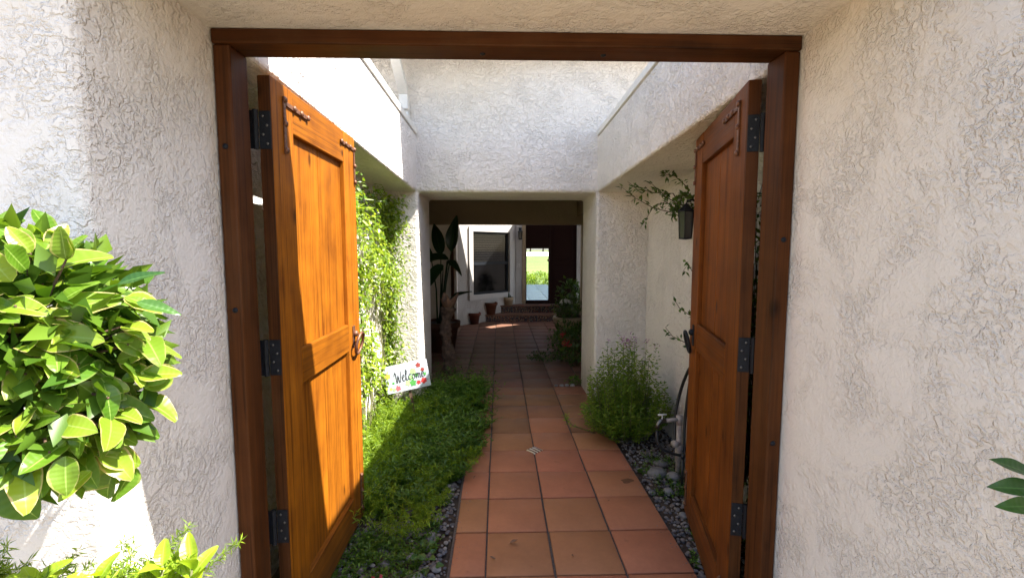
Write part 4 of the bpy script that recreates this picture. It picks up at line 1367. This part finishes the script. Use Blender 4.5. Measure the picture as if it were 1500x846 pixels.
for nm, kcol, cx, cz, r, pt in (('flower', 'orange', 0.025, 0.150, 0.022, 0.15), ('flower', 'pink', 0.095, 0.035, 0.021, 0.2), ('flower', 'yellow', 0.035, 0.040, 0.013, 0.2),
                                ('flower', 'red', 0.318, 0.055, 0.024, 0.15), ('flower', 'red', 0.272, 0.050, 0.017, 0.2), ('flower', 'maroon', 0.292, 0.195, 0.020, 0.2), ('flower', 'maroon', 0.322, 0.150, 0.016, 0.2),
                                ('leaf_mark', 'pale_green', 0.24, 0.150, 0.026, 0.1), ('leaf_mark', 'green', 0.262, 0.115, 0.016, 0.1), ('leaf_mark', 'green', 0.225, 0.055, 0.026, 0.2),
                                ('leaf_mark', 'pale_green', 0.185, 0.060, 0.024, 0.2), ('leaf_mark', 'green', 0.062, 0.085, 0.010, 0.2), ('leaf_mark', 'pale_green', 0.215, 0.100, 0.022, 0.15), ('leaf_mark', 'green', 0.335, 0.110, 0.013, 0.2), ('leaf_mark', 'pale_green', 0.06, 0.030, 0.012, 0.2)):
    flat(nm, paint[kcol], disc(cx, cz, r, 10, pt, R.uniform(0, 6)), y=-0.0090 - R.uniform(0, 0.0012))
stk = MB().box((SW * 0.5 - 0.012, 0.010, -0.36), (SW * 0.5 + 0.012, 0.024, 0.10))
stk.build('stake', M['bark'], sign)

# ------------------------------------------------------------------ passage plants and pots
def pot(name, label, loc, prof, mat, grp=None):
    t = thing(name, label, 'plant pot', loc, 0, grp)
    MB().lathe(prof, 28).build('pot_body', M[mat], t, smooth=True)
    rmx = max(r for r, z in prof)
    zt = max(z for r, z in prof)
    MB().lathe([(0.001, zt - 0.03), (rmx * 0.86, zt - 0.03)], 20).build('potting_soil', M['soil'], t)
    return t
bp = pot('large_pot', 'large terracotta pot of paddle leaved plant at the left of the passage', (-0.86, 6.75, 0), [(0.001, 0), (0.20, 0), (0.25, 0.34), (0.285, 0.35), (0.29, 0.43), (0.26, 0.43), (0.25, 0.40)], 'pot')
bird = thing('paddle_leaf_plant', 'tall dark paddle leaved plant growing in the large pot', 'plant', (-0.86, 6.75, 0.40))
pl = [leaf_mesh('leaf', M['palm_leaf'], 0.46, 0.17, 0.10, 0.3, 0.95), leaf_mesh('leaf', M['palm_leaf'], 0.40, 0.19, 0.45, 0.3, 0.95)]
for (x, y, z), d, nrm, k, sc in (((0.17, -0.05, 1.05), (0.12, 0.0, 1), (-0.3, -0.9, 0.1), 0, 1.15), ((0.13, -0.1, 0.95), (-0.9, -0.2, 0.1), (0.1, -0.5, 0.8), 1, 1.1), ((0.06, -0.12, 0.86), (-0.6, -0.2, -0.55), (-0.2, -0.8, 0.5), 1, 1.0),
                                 ((0.10, 0.0, 0.92), (0.5, -0.2, -0.25), (0.2, -0.6, 0.8), 1, 0.7), ((0.14, -0.1, 0.36), (0.9, 0.0, 0.42), (-0.3, -0.3, 0.9), 0, 0.75), ((-0.12, 0.0, 0.9), (-0.5, 0.0, 0.8), (0.4, -0.8, 0.3), 0, 1.0), ((0.0, 0.1, 1.0), (-0.2, 0.2, 0.9), (0.2, -0.9, 0.2), 0, 1.1)):
    put_leaf(pl[k], bird, (x, y, z), d, nrm, sc)
    MB().tube([(R.uniform(-.05, .05), R.uniform(-.05, .05), 0), (x * 0.5, y * 0.6, z * 0.55), (x, y, z)], [0.014, 0.011, 0.007], 7).build('stem', M['palm_leaf'], bird, smooth=True)
# gnarled stump
sb = MB()
pts, rad = [], []
for k in range(16):
    t = k / 15
    pts.append((0.02 * math.sin(t * 7), 0.015 * math.cos(t * 5), t * 0.86))
    rad.append(0.075 - 0.02 * t + 0.012 * math.sin(t * 21) + (0.035 * max(0, t - 0.8) * 5))
sb.tube(pts, rad, 14)
gst = tag(sb.build('gnarled_stump', M['bark'], None, smooth=True, loc=(-0.60, 5.3, -0.03)), 'gnarled brown tree stump standing at the left edge of the passage floor', 'stump')
dm = gst.modifiers.new('knots', 'DISPLACE')
tx = bpy.data.textures.new('bark_knots', 'CLOUDS')
tx.noise_scale = 0.05
dm.texture = tx
dm.strength = 0.05
sb2 = gst.modifiers.new('fine', 'SUBSURF')
sb2.levels = sb2.render_levels = 2
gst.modifiers.move(1, 0)
curl = leaf_mesh('dry_leaf', plain('dry_leaf', (0.20, 0.11, 0.065), 0.8, var=0.3), 0.24, 0.12, -0.5, 0.5)
for d in ((-0.7, -0.5, 0.5), (0.8, -0.4, 0.6), (0.1, -0.9, 0.45), (-0.3, 0.5, 0.6), (0.6, 0.5, 0.5)):
    put_leaf(curl, gst, (0.01, 0, 0.80), d, (0, -0.3, 1), R.uniform(0.7, 1.0), name='dry_leaf')

pot('flower_pot', 'small terracotta pot on the floor below the bay window', (-0.50, 9.16, 0), [(0.001, 0), (0.085, 0), (0.115, 0.17), (0.135, 0.175), (0.135, 0.225), (0.115, 0.225)], 'pot')
pot('flower_pot', 'terracotta pot beside the steps below the bay window sill', (-0.17, 9.45, 0.147), [(0.001, 0), (0.085, 0), (0.12, 0.19), (0.14, 0.195), (0.14, 0.25), (0.12, 0.25)], 'pot')
cp = pot('tan_planter', 'tan planter with a small cactus on the upper step', (0.20, 9.80, 0.299), [(0.001, 0), (0.09, 0), (0.098, 0.10), (0.108, 0.105), (0.108, 0.17), (0.098, 0.17)], 'ceramic')
ct = thing('small_cactus', 'small cactus growing in the tan planter by the door', 'cactus', (0.20, 9.80, 0.43))
MB().tube([(0, 0, 0), (0.005, 0, 0.09), (0.0, 0, 0.15)], [0.02, 0.022, 0.008], 8).tube([(0.03, 0, 0), (0.04, 0, 0.05), (0.042, 0, 0.08)], [0.014, 0.014, 0.005], 8).build('cactus_stem', M['palm_leaf'], ct, smooth=True)

# entry lantern
el = thing('wall_lantern', 'small black lantern beside the front door', 'lantern', (0.455, DY - 0.002, 1.80))
MB().box((-0.03, -0.02, 0.02), (0.03, 0.0, 0.15)).build('back_plate', M['iron'], el, bevel=0.004)
MB().lathe([(0.001, 0.11), (0.055, 0.06), (0.055, 0.05), (0.001, 0.052)], 6, (0.0, -0.08, 0)).tube([(0, -0.01, 0.12), (0, -0.05, 0.14), (0, -0.08, 0.105)], 0.008, 6).build('cap', M['iron'], el)
MB().lathe([(0.046, 0.05), (0.035, -0.09)], 6, (0, -0.08, 0)).build('glass', M['lantern_glass'], el)
MB().lathe([(0.001, -0.09), (0.04, -0.09), (0.03, -0.11), (0.001, -0.112)], 6, (0, -0.08, 0)).build('base', M['iron'], el)

# potted flowers at the right side of the passage
fp = pot('stone_planter', 'pale stone planter bowl behind the red flowers on the right', (1.08, 7.0, 0), [(0.001, 0), (0.13, 0), (0.16, 0.24), (0.24, 0.38), (0.26, 0.42), (0.25, 0.46), (0.21, 0.46)], 'ceramic')
def loose_bush(name, label, loc, rx, ry, rz, n, mat, lsz, seed, flowers=0, fmat=None, spots=None):
    rr = np.random.RandomState(seed)
    t = thing(name, label, 'plant', loc)
    dv = rand_dirs(n, 0.25)
    rad = rr.uniform(0.35, 1.0, (n, 1)) ** 0.6
    lump = 1 + 0.25 * np.sin(dv[:, :1] * 6 + 1) * np.sin(dv[:, 1:2] * 5 + dv[:, 2:] * 4)
    P = dv * rad * lump * [rx, ry, rz] + [0, 0, rz * 0.9]
    P[:, 2] = np.maximum(P[:, 2], 0.01)
    V, Fc = leaf_cloud(P, dv * 0.6 + rand_dirs(n, -0.1), dv * 0.4 + rand_dirs(n, 0.7), rr.uniform(0.7, 1.3, n) * lsz, rr.uniform(0.35, 0.55, n) * lsz)
    stuff(np_mesh('leaves', V, Fc, M[mat], t))
    sm_ = MB()
    for k in range(24):
        q = P[rr.randint(n)]
        sm_.tube([(0, 0, 0), tuple(q * 0.55), tuple(q)], [0.005, 0.004, 0.002], 4)
    sm_.build('stems', M['stem'], t)
    for q in (spots or []):
        Pf = np.array(q) + rr.normal(0, 0.018, (26, 3))
        np_mesh('flower', *leaf_cloud(Pf, rr.normal(size=(26, 3)), rr.normal(size=(26, 3)), np.full(26, 0.032), np.full(26, 0.024)), M[fmat], t)
    return t
loose_bush('red_flower_plant', 'dark leafy plant with red flowers along the right passage edge', (0.98, 5.95, 0), 0.32, 0.45, 0.28, 1500, 'shade_leaf', 0.05, 51, 3, 'red',
           [(-0.18, -0.25, 0.42), (-0.15, -0.3, 0.30)])
loose_bush('trailing_plant', 'pale flowered trailing plant in the stone planter on the right', (1.08, 7.0, 0.42), 0.26, 0.22, 0.17, 500, 'shade_leaf', 0.05, 52, 2, 'white_paint', [(-0.14, -0.1, 0.27), (-0.08, -0.1, 0.29), (-0.02, -0.1, 0.28)])
loose_bush('low_herb', 'low herb creeping over the tiles before the red flower plant', (0.62, 6.1, 0), 0.26, 0.24, 0.05, 260, 'shade_leaf', 0.035, 53)
loose_bush('small_seedling', 'small pale green seedling at the right foot of the passage', (0.84, 4.93, 0), 0.09, 0.05, 0.05, 90, 'cover_leaf', 0.035, 54)
loose_bush('dark_house_plant', 'dark house plant in a corner right of the front door', (1.45, 9.3, 0.15), 0.25, 0.2, 0.40, 300, 'shade_leaf', 0.11, 55)

# red blossom and strawberry-like leaves at the gate edge
rd = thing('red_geranium', 'single red blossom with round green leaves near the left gate leaf', 'flower', (-0.55, 1.93, -0.03))
Pf = NR.normal(0, 0.010, (40, 3)) + [0, 0, 0.05]
np_mesh('flower', *leaf_cloud(Pf, NR.normal(size=(40, 3)), NR.normal(size=(40, 3)), np.full(40, 0.020), np.full(40, 0.016)), M['red'], rd)
gl = leaf_mesh('leaf', M['dark_leaf'], 0.04, 0.034, 0.2, 0.2)
for k in range(9):
    a = k * 2.4
    put_leaf(gl, rd, (0.22 + 0.03 * math.cos(a) - 0.02 * k * 0.3, 0.10 + 0.05 * math.sin(a) + 0.012 * k, 0.05 + 0.004 * k), (math.cos(a), math.sin(a), 0.35), (0, -0.2, 1), R.uniform(0.8, 1.2))
MB().tube([(0, 0, 0), (0, 0, 0.05)], 0.003, 5).tube([(0, 0, 0), (0.10, 0.05, 0.03), (0.22, 0.10, 0.05)], 0.003, 5).build('stem', M['stem'], rd)

# fallen bits on the tiles
for x, y, ln, lab in ((0.64, 2.60, 0.012, 'pale leaf scrap on the right column of tiles'), (0.40, 2.75, 0.011, 'small leaf scrap on the third row of tiles'), (0.05, 2.22, 0.03, 'longest brown dry leaf on the second column of nearest tiles'), (-0.02, 2.10, 0.02, 'small curled brown leaf nearest the camera on the tile path'),
                      (0.36, 2.12, 0.018, 'small dark leaf on the third column of nearest tiles'), (-0.17, 2.90, 0.012, 'tiny leaf fragment on the narrow cut tiles at the left edge')):
    o = put_leaf(curl, None, (x, y, 0.004), (R.uniform(-1, 1), R.uniform(-1, 1), 0), (0, 0, 1), ln / 0.24 * 1.4, name='fallen_leaf')
    o.parent = None
    tag(o, lab, 'leaf', 'dry leaves on the path')

# ------------------------------------------------------------------ garden beyond the house
for k, (x, y, r) in enumerate(((0.9, 17.0, 0.42), (1.55, 17.3, 0.46), (2.2, 17.0, 0.45), (0.3, 17.4, 0.4))):
    loose_bush('garden_bush', ['yellow green bush beyond the rear patio, second from the left', 'rounded bush beyond the rear patio, third from the left', 'bush beyond the rear patio, furthest right', 'bush beyond the rear patio, furthest left'][k],
               (x, y, -0.06), r, r, 0.36, 700, 'fern_leaf', 0.10, 70 + k)
def far_tree(x, y, h, seed, label):
    rr = np.random.RandomState(seed)
    t = thing('garden_tree', label, 'tree', (x, y, -0.06), 0, 'trees beyond the lawn')
    tb = MB()
    tb.tube([(0, 0, 0), (0.2, 0, h * 0.3), (-0.1, 0, h * 0.7)], [0.5, 0.35, 0.12], 8)
    for q in range(5):
        a = q * 1.3
        tb.tube([(0.1, 0, h * 0.32), (h * .16 * math.cos(a), h * .16 * math.sin(a), h * 0.55), (h * .28 * math.cos(a), h * .28 * math.sin(a), h * 0.72)], [0.18, 0.12, 0.05], 6)
    tb.build('trunk', M['bark'], t, smooth=True)
    cl = []
    for q in range(16):
        c = np.array([rr.normal(0, h * 0.17), rr.normal(0, h * 0.17), h * rr.uniform(0.3, 0.95)])
        m_ = 130
        P = c + rr.normal(0, h * 0.075, (m_, 3))
        cl.append(leaf_cloud(P, rand_dirs(m_), rand_dirs(m_, 0.6), np.full(m_, 0.9), np.full(m_, 0.6)))
    stuff(np_mesh('crown', *merge(cl), M['tree_leaf'], t))
for k, (x, h) in enumerate(((6, 11), (13, 13), (19, 10), (25, 12), (32, 12), (0, 12))):
    far_tree(x, 262 + 9 * (k % 3), h, 80 + k, ['tree beyond the lawn, second from the left', 'tree beyond the lawn, third from the left', 'tree beyond the lawn, fourth from the left', 'tree beyond the lawn, second from the right', 'rightmost tree beyond the lawn', 'leftmost tree beyond the lawn'][k])
